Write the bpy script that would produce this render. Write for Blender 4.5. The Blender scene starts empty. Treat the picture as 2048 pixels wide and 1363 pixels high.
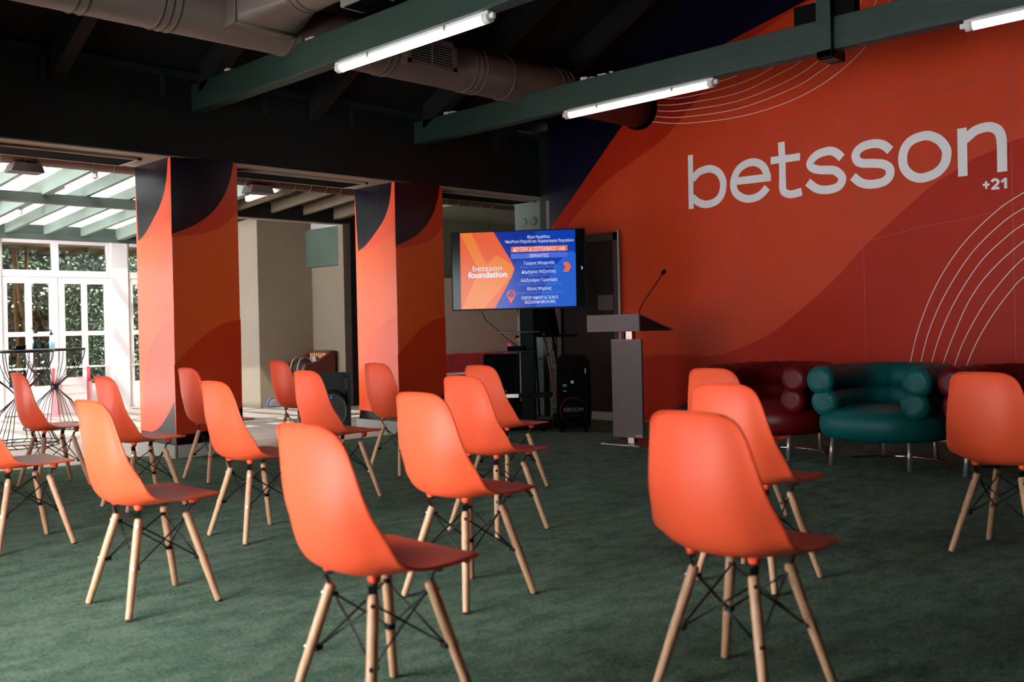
import bpy, bmesh, math, random
from mathutils import Vector, Matrix
random.seed(7)
PI = math.pi
C = bpy.context.scene.collection
scene = bpy.context.scene

# ------------------------------------------------------------------ camera
CAM = Vector((0, 0, 1.08))
CA = Vector((0.70588595, -0.70797299, -0.02234438))
CB = Vector((0.01695618, -0.01464695, 0.99974895))
CC = Vector((0.70812253, 0.70608761, -0.00166544))
CY = 657.41
FPX = 1991.0
def ray(x, y): return CC + CA * ((x - 1024) / FPX) - CB * ((y - CY) / FPX)
def on_x(x, y, X): d = ray(x, y); return CAM + d * (X / d.x)
def on_y(x, y, Y): d = ray(x, y); return CAM + d * (Y / d.y)
def on_z(x, y, Z=0.0): d = ray(x, y); return CAM + d * ((Z - CAM.z) / d.z)

# ------------------------------------------------------------------ materials
def lin(c):
    return tuple(((v / 255) / 12.92 if v / 255 <= .04045 else (((v / 255) + .055) / 1.055) ** 2.4) for v in c) + (1,)
def mat(name, rgb, rough=.6, metal=0, spec=.5, noise=0, nscale=8, bump=0, bscale=60, coat=0, stretch=None, sheen=0):
    m = bpy.data.materials.new(name); m.use_nodes = True
    nt = m.node_tree; b = nt.nodes['Principled BSDF']
    col = lin(rgb)
    b.inputs['Base Color'].default_value = col
    b.inputs['Roughness'].default_value = rough
    b.inputs['Metallic'].default_value = metal
    b.inputs['Specular IOR Level'].default_value = spec
    b.inputs['Coat Weight'].default_value = coat
    if sheen: b.inputs['Sheen Weight'].default_value = sheen
    tc = nt.nodes.new('ShaderNodeTexCoord')
    src = tc.outputs['Object']
    if stretch:
        mp = nt.nodes.new('ShaderNodeMapping'); mp.inputs['Scale'].default_value = stretch
        nt.links.new(src, mp.inputs[0]); src = mp.outputs[0]
    if noise:
        n = nt.nodes.new('ShaderNodeTexNoise'); n.inputs['Scale'].default_value = nscale; n.inputs['Detail'].default_value = 6
        nt.links.new(src, n.inputs['Vector'])
        r = nt.nodes.new('ShaderNodeValToRGB')
        r.color_ramp.elements[0].position = .3; r.color_ramp.elements[1].position = .7
        r.color_ramp.elements[0].color = tuple(max(0, v * (1 - noise)) for v in col[:3]) + (1,)
        r.color_ramp.elements[1].color = tuple(min(1, v * (1 + noise)) for v in col[:3]) + (1,)
        nt.links.new(n.outputs[0], r.inputs[0]); nt.links.new(r.outputs[0], b.inputs['Base Color'])
    if bump:
        n2 = nt.nodes.new('ShaderNodeTexNoise'); n2.inputs['Scale'].default_value = bscale; n2.inputs['Detail'].default_value = 4
        nt.links.new(src, n2.inputs['Vector'])
        bp = nt.nodes.new('ShaderNodeBump'); bp.inputs['Strength'].default_value = bump; bp.inputs['Distance'].default_value = .01
        nt.links.new(n2.outputs[0], bp.inputs['Height']); nt.links.new(bp.outputs[0], b.inputs['Normal'])
    return m
def emis(name, rgb, s, base=None):
    m = mat(name, base or rgb, .3)
    b = m.node_tree.nodes['Principled BSDF']
    b.inputs['Emission Color'].default_value = lin(rgb); b.inputs['Emission Strength'].default_value = s
    return m
def glass(name, tint=(1, 1, 1), refl=0, rough=.02, transl=0):
    m = bpy.data.materials.new(name); m.use_nodes = True; nt = m.node_tree; nt.nodes.clear()
    out = nt.nodes.new('ShaderNodeOutputMaterial')
    tr = nt.nodes.new('ShaderNodeBsdfTransparent'); tr.inputs[0].default_value = tint + (1,)
    gl = nt.nodes.new('ShaderNodeBsdfGlossy'); gl.inputs['Roughness'].default_value = rough
    fr = nt.nodes.new('ShaderNodeFresnel'); fr.inputs[0].default_value = 1.45
    mx = nt.nodes.new('ShaderNodeMixShader')
    if refl: mx.inputs[0].default_value = refl
    else: nt.links.new(fr.outputs[0], mx.inputs[0])
    nt.links.new(tr.outputs[0], mx.inputs[1]); nt.links.new(gl.outputs[0], mx.inputs[2])
    last = mx
    if transl:
        tl = nt.nodes.new('ShaderNodeBsdfTranslucent'); tl.inputs[0].default_value = (.9, .95, .95, 1)
        n = nt.nodes.new('ShaderNodeTexNoise'); n.inputs['Scale'].default_value = 3; n.inputs['Detail'].default_value = 8
        tc = nt.nodes.new('ShaderNodeTexCoord'); nt.links.new(tc.outputs['Object'], n.inputs['Vector'])
        rp = nt.nodes.new('ShaderNodeMapRange'); rp.inputs[1].default_value = .45; rp.inputs[2].default_value = .7
        rp.inputs[3].default_value = transl * .6; rp.inputs[4].default_value = min(1, transl * 1.6)
        nt.links.new(n.outputs[0], rp.inputs[0])
        m2 = nt.nodes.new('ShaderNodeMixShader'); nt.links.new(rp.outputs[0], m2.inputs[0])
        nt.links.new(mx.outputs[0], m2.inputs[1]); nt.links.new(tl.outputs[0], m2.inputs[2]); last = m2
    nt.links.new(last.outputs[0], out.inputs[0])
    return m

M = {}
M['shell'] = mat('orange_plastic', (247, 88, 52), .42, spec=.38, bump=.05, bscale=300)
M['wood_leg'] = mat('beech_wood', (200, 150, 116), .5, noise=.16, nscale=14, stretch=(6, 6, .6))
M['black_rod'] = mat('black_wire', (14, 14, 15), .4, metal=.3)
M['bolt'] = mat('zinc_bolt', (200, 205, 215), .25, metal=1)
M['rubber'] = mat('black_rubber', (18, 20, 34), .6)
M['orange'] = mat('mural_orange', (200, 60, 26), .45, spec=.18, noise=.05, nscale=1.2, bump=.04, bscale=25)
M['red'] = mat('mural_red', (176, 36, 14), .45, spec=.14, noise=.05, nscale=1.2, bump=.04, bscale=25)
M['amber'] = mat('mural_amber', (206, 84, 28), .34, spec=.45, noise=.04, nscale=1.2)
M['navy'] = mat('mural_navy', (12, 8, 32), .3, spec=.45)
M['white_print'] = mat('mural_white', (232, 224, 226), .4)
M['line_print'] = mat('mural_line', (226, 200, 196), .4)
M['faint_print'] = mat('mural_faint_line', (186, 70, 48), .4)
M['seam'] = mat('vinyl_seam', (150, 62, 56), .5)
M['p_orange'] = mat('pillar_orange', (226, 88, 40), .22, spec=.5, noise=.03, nscale=2)
M['p_red'] = mat('pillar_red', (206, 58, 28), .22, spec=.5)
M['p_coral'] = mat('pillar_coral', (222, 78, 44), .22, spec=.5)
M['p_navy'] = mat('pillar_navy', (3, 2, 15), .2, spec=.5)
M['p_line'] = mat('pillar_faint_line', (138, 62, 50), .3)
M['dark_green'] = mat('dark_green_paint', (1, 7, 6), .55, noise=.2, nscale=3, bump=.1, bscale=40)
M['beam'] = mat('beam_green_paint', (28, 48, 40), .5, noise=.18, nscale=5, bump=.15, bscale=30, stretch=(4, .5, 4))
M['roof_black'] = mat('roof_board_paint', (4, 6, 6), .7, noise=.3, nscale=2)
M['soffit'] = mat('soffit_plaster', (150, 138, 122), .7, noise=.06, nscale=3)
M['slot'] = mat('slot_dark', (3, 2, 2), .9, spec=.05)
M['duct'] = mat('duct_paint', (92, 74, 66), .5, noise=.08, nscale=2)
M['duct_brown'] = mat('spiral_duct_paint', (98, 78, 70), .45, noise=.08, nscale=5)
M['grille'] = mat('grille_metal', (120, 116, 104), .5, metal=.3)
M['carpet'] = None
M['steel'] = mat('brushed_steel', (170, 160, 156), .3, metal=1, bump=.05, bscale=200, stretch=(1, 1, 20))
M['dull'] = mat('worn_chrome', (176, 164, 168), .35, metal=.7)
M['chrome'] = mat('chrome', (205, 205, 208), .12, metal=1)
M['lectern'] = mat('grey_laminate', (90, 76, 77), .5, bump=.06, bscale=300, noise=.06, nscale=90)
M['lectern_edge'] = mat('laminate_edge', (104, 86, 84), .5)
M['lectern_under'] = mat('lectern_black', (12, 12, 13), .6)
M['black'] = mat('black_plastic', (5, 5, 6), .55, spec=.1)
M['black_matte'] = mat('black_matte', (6, 6, 7), .8, spec=.1)
M['black_gloss'] = mat('black_gloss', (6, 6, 8), .15, spec=.12)
M['speaker_grey'] = mat('speaker_shell', (7, 7, 9), .4, spec=.16)
M['mesh_grille'] = mat('speaker_mesh', (10, 7, 7), .7, bump=.3, bscale=600)
M['teal'] = mat('teal_leather', (0, 84, 84), .45, spec=.25, bump=.12, bscale=14, noise=.06, nscale=5)
M['crimson'] = mat('crimson_leather', (92, 3, 10), .42, spec=.25, bump=.12, bscale=14, noise=.06, nscale=5)
M['piping_teal'] = mat('teal_piping', (8, 62, 64), .5)
M['piping_red'] = mat('crimson_piping', (80, 8, 16), .5)
M['white_frame'] = mat('white_frame_paint', (238, 232, 232), .5)
M['pane'] = glass('window_glass', (.8, .82, .81))
M['roof_glass'] = glass('roof_glazing', (.165, .172, .17), transl=.1)
M['rafter'] = mat('pale_green_rafter', (100, 113, 106), .6, noise=.1, nscale=4, stretch=(3, .6, 3))
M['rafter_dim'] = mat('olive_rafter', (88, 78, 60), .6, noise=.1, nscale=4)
M['cross'] = mat('grey_green_beam', (60, 71, 66), .6, noise=.12, nscale=5)
M['beige'] = mat('beige_plaster', (138, 126, 112), .8, noise=.05, nscale=2, bump=.05, bscale=30)
M['taupe'] = mat('taupe_plaster', (140, 126, 106), .8, noise=.05, nscale=2)
M['beige_back'] = mat('pale_back_wall', (226, 204, 182), .8)
M['green_wall'] = mat('grey_green_plaster', (64, 80, 70), .75, noise=.12, nscale=3)
M['green_dim'] = mat('olive_plaster', (110, 108, 88), .8, noise=.08, nscale=3)
M['pillar_grey'] = mat('pillar_grey_green', (82, 92, 86), .75, noise=.06, nscale=3)
M['plinth'] = mat('plinth_stone', (128, 128, 120), .7, noise=.1, nscale=6)
M['plinth_pale'] = mat('plinth_pale_stone', (186, 178, 170), .7, noise=.1, nscale=6)
M['door'] = mat('dark_door', (46, 26, 26), .6, spec=.15, noise=.08, nscale=3)
M['door_frame'] = mat('door_frame_brown', (62, 36, 34), .45, spec=.3)
M['brick'] = mat('painted_brick', (84, 88, 80), .8, noise=.15, nscale=20, bump=.3, bscale=50)
M['wire'] = mat('black_wire_table', (24, 24, 28), .4, metal=.4)
M['top_black'] = mat('table_top_black', (34, 34, 40), .25)
M['clear'] = glass('clear_plastic', (.93, .96, .98), .05)
M['gel'] = glass('blue_gel', (.6, .84, .93), .03)
M['label_blue'] = mat('bottle_label', (60, 90, 130), .5)
M['leather_brown'] = mat('brown_leather', (104, 50, 40), .4, bump=.1, bscale=20)
M['wood_slat'] = mat('wood_slats', (206, 160, 110), .5, noise=.1, nscale=10)
M['bag'] = mat('bag_black_canvas', (26, 25, 28), .7, bump=.4, bscale=20)
M['strap'] = mat('bag_tan_strap', (176, 152, 120), .7)
M['cloth'] = mat('grey_cloth', (150, 148, 158), .85, bump=.6, bscale=14)
M['velvet'] = mat('red_velvet', (226, 8, 40), .8, sheen=.6, noise=.25, nscale=5)
M['pink'] = mat('pink_velvet', (196, 60, 104), .8, sheen=.6, noise=.1, nscale=5)
M['pink_metal'] = mat('pink_barrier_paint', (236, 92, 104), .5)
M['pink_pale'] = mat('pale_pink_paint', (244, 150, 158), .5)
M['frosted'] = mat('pale_board', (226, 206, 204), .5)
M['lamp_white'] = mat('lamp_housing', (214, 206, 204), .5)
M['tube'] = emis('lit_diffuser', (255, 250, 255), 4.5)
M['tube_dim'] = emis('lit_diffuser_terrace', (255, 236, 244), 1.0)
M['bark'] = mat('bark', (196, 156, 126), .85, noise=.2, nscale=10, bump=.4, bscale=20)
M['leafA'] = mat('leaf_mid', (52, 84, 48), .6, noise=.3, nscale=2.5)
M['leafB'] = mat('leaf_pale', (128, 146, 112), .6, noise=.25, nscale=2.5)
M['leafC'] = mat('leaf_deep', (26, 46, 26), .6, noise=.3, nscale=2.5)
M['fence'] = mat('dark_fence_wood', (34, 27, 25), .8, noise=.3, nscale=4)
M['ground'] = mat('garden_soil', (96, 80, 66), .9, noise=.3, nscale=4)
M['eave'] = mat('eave_board', (166, 140, 116), .7, noise=.15, nscale=4)

def carpet_mat():
    m = mat('green_carpet', (62, 100, 82), 1, spec=0)
    nt = m.node_tree; b = nt.nodes['Principled BSDF']; b.inputs['Sheen Weight'].default_value = .035; b.inputs['Sheen Roughness'].default_value = .6
    tc = nt.nodes.new('ShaderNodeTexCoord')
    def noise(s, d, stretch=(1, 1, 1)):
        mp = nt.nodes.new('ShaderNodeMapping'); mp.inputs['Scale'].default_value = stretch
        nt.links.new(tc.outputs['Object'], mp.inputs[0])
        n = nt.nodes.new('ShaderNodeTexNoise'); n.inputs['Scale'].default_value = s; n.inputs['Detail'].default_value = d
        n.inputs['Roughness'].default_value = .65
        nt.links.new(mp.outputs[0], n.inputs['Vector']); return n
    a = noise(5.5, 14, (1, 1.7, 1)); f = noise(95, 6)
    r = nt.nodes.new('ShaderNodeValToRGB'); r.color_ramp.elements[0].position = .33; r.color_ramp.elements[1].position = .68
    r.color_ramp.elements[0].color = lin((64, 94, 76)); r.color_ramp.elements[1].color = lin((110, 132, 113))
    r2 = nt.nodes.new('ShaderNodeValToRGB'); r2.color_ramp.elements[0].position = .3; r2.color_ramp.elements[1].position = .75
    r2.color_ramp.elements[0].color = (.3, .34, .32, 1); r2.color_ramp.elements[1].color = (1.6, 1.55, 1.5, 1)
    mx = nt.nodes.new('ShaderNodeMix'); mx.data_type = 'RGBA'; mx.blend_type = 'MULTIPLY'; mx.inputs[0].default_value = 1
    nt.links.new(a.outputs[0], r.inputs[0]); nt.links.new(f.outputs[0], r2.inputs[0])
    nt.links.new(r.outputs[0], mx.inputs[6]); nt.links.new(r2.outputs[0], mx.inputs[7]); nt.links.new(mx.outputs[2], b.inputs['Base Color'])
    bp = nt.nodes.new('ShaderNodeBump'); bp.inputs['Strength'].default_value = .5; bp.inputs['Distance'].default_value = .006
    nt.links.new(f.outputs[0], bp.inputs['Height']); nt.links.new(bp.outputs[0], b.inputs['Normal'])
    return m
M['carpet'] = carpet_mat()
def plank_mat():
    m = mat('terrace_planks', (206, 192, 182), .55)
    nt = m.node_tree; b = nt.nodes['Principled BSDF']
    tc = nt.nodes.new('ShaderNodeTexCoord'); br = nt.nodes.new('ShaderNodeTexBrick')
    br.inputs['Scale'].default_value = 1; br.inputs['Brick Width'].default_value = 1.3; br.inputs['Row Height'].default_value = .16
    br.inputs['Mortar Size'].default_value = .004
    br.inputs['Color1'].default_value = lin((212, 196, 186)); br.inputs['Color2'].default_value = lin((186, 172, 166)); br.inputs['Mortar'].default_value = lin((130, 118, 112))
    nt.links.new(tc.outputs['Object'], br.inputs['Vector']); nt.links.new(br.outputs[0], b.inputs['Base Color'])
    return m
M['planks'] = plank_mat()

# ------------------------------------------------------------------ mesh helpers
class MB:
    def __init__(s): s.v = []; s.f = []; s.m = []; s.sm = []
    def add(s, vs, fs, mi=0, smooth=False):
        o = len(s.v); s.v += [tuple(v) for v in vs]
        for f in fs: s.f.append(tuple(i + o for i in f)); s.m.append(mi); s.sm.append(smooth)
    def box(s, x0, y0, z0, x1, y1, z1, mi=0):
        vs = [(x, y, z) for x in (x0, x1) for y in (y0, y1) for z in (z0, z1)]
        s.add(vs, [(0, 1, 3, 2), (4, 6, 7, 5), (0, 4, 5, 1), (2, 3, 7, 6), (0, 2, 6, 4), (1, 5, 7, 3)], mi)
    def obox(s, c, ax, ay, az, mi=0):   # centre and three half-axis vectors
        c, ax, ay, az = map(Vector, (c, ax, ay, az))
        vs = [c + ax * i + ay * j + az * k for i in (-1, 1) for j in (-1, 1) for k in (-1, 1)]
        s.add(vs, [(0, 1, 3, 2), (4, 6, 7, 5), (0, 4, 5, 1), (2, 3, 7, 6), (0, 2, 6, 4), (1, 5, 7, 3)], mi)
    def tube(s, pts, r, n=8, mi=0, cap=True, closed=False):
        pts = [Vector(p) for p in pts]; N = len(pts)
        rs = r if isinstance(r, (list, tuple)) else [r] * N
        up = None; rings = []
        for i, p in enumerate(pts):
            if closed: t = pts[(i + 1) % N] - pts[i - 1]
            else: t = pts[min(i + 1, N - 1)] - pts[max(i - 1, 0)]
            t.normalize()
            if up is None:
                up = Vector((0, 0, 1)) if abs(t.z) < .9 else Vector((1, 0, 0))
            u = (up - t * up.dot(t))
            if u.length < 1e-6: u = t.orthogonal()
            u.normalize(); w = t.cross(u); up = u
            rings.append([p + (u * math.cos(2 * PI * k / n) + w * math.sin(2 * PI * k / n)) * rs[i] for k in range(n)])
        vs = [v for rg in rings for v in rg]; fs = []
        for i in range(N if closed else N - 1):
            j = (i + 1) % N
            for k in range(n):
                fs.append((i * n + k, i * n + (k + 1) % n, j * n + (k + 1) % n, j * n + k))
        s.add(vs, fs, mi, True)
        if cap and not closed:
            o = len(s.v) - len(vs)
            s.f.append(tuple(o + k for k in range(n))[::-1]); s.m.append(mi); s.sm.append(False)
            s.f.append(tuple(o + (N - 1) * n + k for k in range(n))); s.m.append(mi); s.sm.append(False)
    def lathe(s, prof, n=32, c=(0, 0, 0), mi=0, smooth=True):
        vs = []; fs = []
        for r, z in prof:
            for k in range(n):
                a = 2 * PI * k / n; vs.append((c[0] + r * math.cos(a), c[1] + r * math.sin(a), c[2] + z))
        for i in range(len(prof) - 1):
            for k in range(n): fs.append((i * n + k, i * n + (k + 1) % n, (i + 1) * n + (k + 1) % n, (i + 1) * n + k))
        s.add(vs, fs, mi, smooth)
    def poly(s, pts, mi=0): s.add(pts, [tuple(range(len(pts)))], mi)
    def prism(s, pts, d, mi=0):   # polygon extruded along vector d
        d = Vector(d); n = len(pts); p = [Vector(q) for q in pts]
        vs = p + [q + d for q in p]
        s.add(vs, [tuple(range(n))[::-1], tuple(range(n, 2 * n))] + [(i, (i + 1) % n, n + (i + 1) % n, n + i) for i in range(n)], mi)
    def build(s, name, mats, parent=None, bevel=0, fix=True):
        me = bpy.data.meshes.new(name); me.from_pydata(s.v, [], s.f)
        for m in (mats if isinstance(mats, (list, tuple)) else [mats]): me.materials.append(m)
        for i, p in enumerate(me.polygons): p.material_index = s.m[i]; p.use_smooth = s.sm[i]
        if fix:
            bm = bmesh.new(); bm.from_mesh(me)
            bmesh.ops.recalc_face_normals(bm, faces=bm.faces); bm.to_mesh(me); bm.free()
        o = bpy.data.objects.new(name, me); C.objects.link(o)
        if parent is not None: o.parent = parent
        if bevel:
            b = o.modifiers.new('bevel', 'BEVEL'); b.width = bevel; b.segments = 2; b.limit_method = 'ANGLE'; b.angle_limit = .6
        return o
def thing(name, label, cat, loc=(0, 0, 0), rz=0, group=None):
    o = bpy.data.objects.new(name, None); o.empty_display_size = .1; C.objects.link(o)
    o.location = loc; o.rotation_euler = (0, 0, rz); o['label'] = label; o['category'] = cat
    if group: o['group'] = group
    return o
def tag(o, label, cat, group=None):
    o['label'] = label; o['category'] = cat
    if group: o['group'] = group
    return o
def struct(o): o['kind'] = 'structure'; return o
def copy_tree(o, parent=None):
    c = o.copy(); C.objects.link(c)
    if parent is not None: c.parent = parent
    for ch in list(o.children): copy_tree(ch, c)
    return c
def catmull(p, n=8, closed=False):
    p = [Vector(q) for q in p]; N = len(p); out = []
    rng = range(N) if closed else range(N - 1)
    for i in rng:
        if closed: a, b, c, d = p[i - 1], p[i], p[(i + 1) % N], p[(i + 2) % N]
        else: a, b, c, d = p[max(i - 1, 0)], p[i], p[i + 1], p[min(i + 2, N - 1)]
        for k in range(n):
            t = k / n
            out.append(.5 * ((2 * b) + (c - a) * t + (2 * a - 5 * b + 4 * c - d) * t * t + (-a + 3 * b - 3 * c + d) * t ** 3))
    if not closed: out.append(p[-1])
    return out
def ribbon(mb, pts, w, nrm, mi=0, closed=False):   # flat stroke of width w lying on a plane with normal nrm
    nrm = Vector(nrm); N = len(pts); L = []; R = []
    for i, p in enumerate(pts):
        t = (pts[(i + 1) % N] - pts[i - 1]) if closed else (pts[min(i + 1, N - 1)] - pts[max(i - 1, 0)])
        t.normalize(); s = nrm.cross(t) * (w / 2); L.append(p + s); R.append(p - s)
    vs = L + R; fs = []
    for i in range(N if closed else N - 1):
        j = (i + 1) % N; fs.append((i, j, N + j, N + i))
    mb.add(vs, fs, mi)
def clip(poly, inside, inter):
    out = []
    for i in range(len(poly)):
        a, b = poly[i - 1], poly[i]
        if inside(b):
            if not inside(a): out.append(inter(a, b))
            out.append(b)
        elif inside(a): out.append(inter(a, b))
    return out

# ------------------------------------------------------------------ room constants
XW = 8.75; YA = 8.2; YB = 8.9; YC = 14.45; XL = -1.0; YF = -1.3; ZS = 2.64
RIDGE = (YA + YF) / 2
def roof_z(y): return 3.42 + .49 * ((YA - y) if y > RIDGE else (y - YF))

# floors
b = MB(); b.box(XL - .3, YF - .3, -.2, 14, 8.0, 0)
b.poly([(XL, YF, .006), (XW, YF, .006), (XW, 8.0, .006), (8.9, 8.9, .006), (7.3, 8.95, .006), (7.1, 8.12, .006), (6.17, 8.12, .006), (5.79, 8.14, .006), (4.7, 8.2, .006), (3.91, 8.6, .006), (3.3, 8.52, .006), (2.86, 8.66, .006), (1.2, 8.72, .006), (XL, 8.75, .006)], 0)
struct(b.build('floor', M['carpet'], fix=False))
b = MB(); b.box(XL - 4, 8.0, -.2, 14, 14.7, .0)
struct(b.build('floor_terrace', M['planks']))

# right wall with the mural ------------------------------------------------
nx = (-1, 0, 0)
def wall_poly():
    return [(YF, 0), (8.05, 0), (8.05, roof_z(8.05) + .05), (RIDGE, roof_z(RIDGE) + .05), (YF, roof_z(YF) + .05)]
b = MB(); b.prism([(XW, y, z) for y, z in wall_poly()], (.2, 0, 0), 0)
def layer(pts2, mi, off):    # a printed shape, (y,z) outline
    b.poly([(XW - off, y, z) for y, z in pts2], mi)
def W(x, y, off=0): p = on_x(x, y, XW); return Vector((XW - off, p.y, p.z))
def sm(px, n=8): return [(q.y, q.z) for q in catmull([W(*p) for p in px], n)]
top = roof_z(RIDGE)
# red field under the big amber circle
e = sm([(1290, 712), (1330, 708), (1386, 711), (1440, 709), (1488, 692), (1545, 664), (1610, 612), (1676, 551), (1728, 493), (1800, 427), (1830, 400), (1865, 370), (1908.5, 342), (1943.5, 319), (1987, 300), (2022, 282), (2048, 275)])
layer([(7.0, 0.003), (7.0, e[0][1])] + e + [(e[-1][0] - .8, e[-1][1] + .05), (YF, 2.3), (YF, .003)], 1, .0008)
# red band beside the navy
e = sm([(1120, 470), (1201, 374), (1278, 314), (1334, 270), (1400, 190), (1470, 105), (1560, 38), (1640, -10)])
e2 = sm([(1105, 450), (1150, 388), (1200, 315), (1249, 246), (1300, 195), (1375, 133), (1457, 83.4), (1576, 20.5), (1640, -14)])
layer(e2 + e[::-1], 1, .0008)
ln = [q for q in e2]
layer([(8.05, ln[0][1] - .08)] + ln + [(3.9, 4.6), (3.4, roof_z(3.45)), (RIDGE, roof_z(RIDGE)), (8.05, roof_z(8.05))], 2, .0014)
# navy waves along the skirting
wv = [(6.4, .003), (6.2, .06)] + [(q.y, q.z) for q in catmull([W(1345, 821), W(1362, 811), W(1385, 803), W(1440, 800), W(1510, 806), W(1570, 838), W(1619, 869)], 6)]
layer([(y, max(z, .003)) for y, z in wv], 2, .0014)
wv = [(q.y, max(q.z, .003)) for q in catmull([W(1860, 868), W(1877, 848), W(1895, 835), W(1960, 800), W(2048, 775)], 6)] + [(1.2, .9), (0, 1.2), (YF, 1.3), (YF, .003)]
layer(wv, 2, .0014)
# vinyl seams
def seam_line(p, w=.006): ribbon(b, p, w, nx, 3)
for yy in (5.43, 4.15, 2.86, 1.57, .3):
    seam_line([Vector((XW - .002, yy, 0)), Vector((XW - .002, yy, 3.9))])
seam_line([Vector((XW - .002, 6.6, 2.95)), Vector((XW - .002, 4.16, 2.97))])
seam_line([Vector((XW - .002, 4.14, 3.06)), Vector((XW - .002, 2.95, 3.07)), Vector((XW - .002, 2.87, 3.11))])
seam_line(catmull([W(1732, 483, .002), W(1780, 470, .002), W(1850, 452, .002), (W(1920, 440, .002)), W(1980, 425, .002), W(2010, 405, .002)], 5), .005)
wall_right = struct(b.build('wall_right', [M['orange'], M['red'], M['navy'], M['seam']], fix=False))
# white curved lines
b = MB()
LN = [[(1301, 243), (1367, 246.6), (1476, 233.8), (1580, 202.3), (1664.9, 154.5), (1730.5, 94.3), (1765, 40), (1784, -12), (1795, -60)],
 [(1309, 232.4), (1364, 234.3), (1476, 217.4), (1583, 177.7), (1637.5, 145), (1691, 103), (1730, 50), (1755, -5), (1768, -50)],
 [(1312, 221.5), (1364, 221), (1476, 201.8), (1582, 158), (1646, 113.5), (1690, 62), (1713, 20), (1728, -12), (1740, -50)],
 [(1313, 210), (1364, 207.8), (1476, 186), (1555.5, 149), (1601.4, 122.5), (1655, 70), (1690, 16), (1704, -12), (1716, -50)],
 [(1320, 196.3), (1369.5, 194.7), (1476, 168), (1546, 134.5), (1610, 85), (1655, 20), (1668, -12)],
 [(1380, 176), (1434, 164), (1473, 151), (1540, 112), (1600, 60), (1635, -5)]]
O4 = lambda x, y: (1780 + x / 2.571, 370 + y / 2.571)
LN += [[O4(*p) for p in L] for L in (
 [(60, 1290), (75, 1090), (103, 922), (150, 730), (240, 510), (370, 310), (540, 140), (689, 38), (900, -70)],
 [(115, 1290), (130, 1090), (157, 922), (205, 740), (290, 550), (420, 350), (570, 200), (689, 118), (900, 0)],
 [(165, 1290), (182, 1090), (211, 928), (265, 750), (350, 570), (470, 390), (600, 265), (689, 200), (900, 75)],
 [(212, 1290), (236, 1070), (265, 945), (320, 790), (410, 590), (520, 440), (689, 288), (900, 150)],
 [(262, 1290), (290, 1085), (327, 943), (380, 800), (470, 635), (560, 510), (689, 375), (900, 230)],
 [(320, 1290), (345, 1100), (389, 943), (450, 800), (530, 665), (620, 545), (689, 472), (900, 320)])]
for L in LN: ribbon(b, catmull([W(*p, .003) for p in L], 8), .0068, nx)
b.build('line_pattern', M['line_print'], wall_right, fix=False)['label'] = 'thin white concentric arcs'
# lettering
R1 = lambda x, y: (1360 + x / 6.0235, 270 + y / 6.0235)
R2 = lambda x, y: (1690 + x / 5.7207, 230 + y / 5.7207)
SW = .081
strokes = [
 (R1, [(127, 240), (138, 888)], 0, .062, 0), (R1, [(150, 535), (172, 508), (240, 440), (360, 406), (455, 440), (508, 515), (525, 600), (500, 720), (430, 800), (318, 834), (230, 812), (176, 772), (150, 750)], 1, .078, 0),
 (R1, [(672, 556), (1096, 507)], 0, .076, 0), (R1, [(1047, 512), (1040, 445), (1005, 380), (945, 338), (870, 327), (770, 362), (690, 440), (647, 570), (665, 680), (735, 745), (830, 768), (930, 745), (1000, 695), (1054, 630)], 1, .078, 0),
 (R1, [(1222, 85), (1235, 330), (1238, 560)], 0, .072, 0), (R1, [(1238, 540), (1240, 640), (1262, 690), (1330, 713), (1400, 702), (1470, 680)], 1, .076, 0), (R1, [(1095, 310), (1449, 260)], 0, .072, 0),
 (R1, [(1953, 275), (1880, 212), (1790, 192), (1650, 240), (1572, 335), (1600, 395), (1690, 420), (1790, 420), (1880, 432), (1955, 510), (1930, 600), (1850, 645), (1735, 660), (1640, 640), (1541, 567)], 1, .08, 0),
 (R2, [(521, 406), (445, 345), (345, 326), (225, 352), (150, 405), (124, 470), (150, 530), (215, 552), (320, 552), (430, 560), (500, 595), (520, 650), (500, 715), (430, 768), (290, 792), (180, 770), (93, 702)], 1, .08, 0),
 (R2, [(960, 236), (1080, 285), (1150, 370), (1167, 440), (1140, 560), (1040, 665), (880, 720), (760, 690), (685, 610), (662, 510), (680, 400), (740, 310), (840, 255)], 1, .081, 1),
 (R2, [(1341, 150), (1351, 700)], 0, .079, 0), (R2, [(1360, 290), (1397, 258), (1500, 175), (1640, 136), (1740, 165), (1785, 235), (1797, 320)], 1, .081, 0), (R2, [(1797, 300), (1802, 648)], 0, .079, 0)]
b = MB(); off = .004
for Fm, P, curved, w, cl in strokes:
    pts = [W(*Fm(*p), off) for p in P]
    if curved: pts = catmull(pts, 8, bool(cl))
    ribbon(b, pts, w, nx, 0, bool(cl)); off += .00015
b.build('lettering', M['white_print'], wall_right, fix=False)['label'] = 'large white lowercase word betsson'
b = MB(); off = .004
for P, curved, w in (([(1577, 800), (1657, 793)], 0, .018), ([(1616, 757), (1619, 843)], 0, .018), ([(1680, 765), (1700, 742), (1732, 738), (1755, 760), (1742, 790), (1690, 840)], 1, .022), ([(1678, 842), (1768, 834)], 0, .02), ([(1838, 717), (1841, 838)], 0, .024), ([(1790, 765), (1835, 728)], 0, .02)):
    pts = [W(*R2(*p), off) for p in P]
    ribbon(b, catmull(pts, 6) if curved else pts, w, nx); off += .00015
b.build('age_mark', M['white_print'], wall_right, fix=False)['label'] = 'small white mark reading +21'

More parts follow.
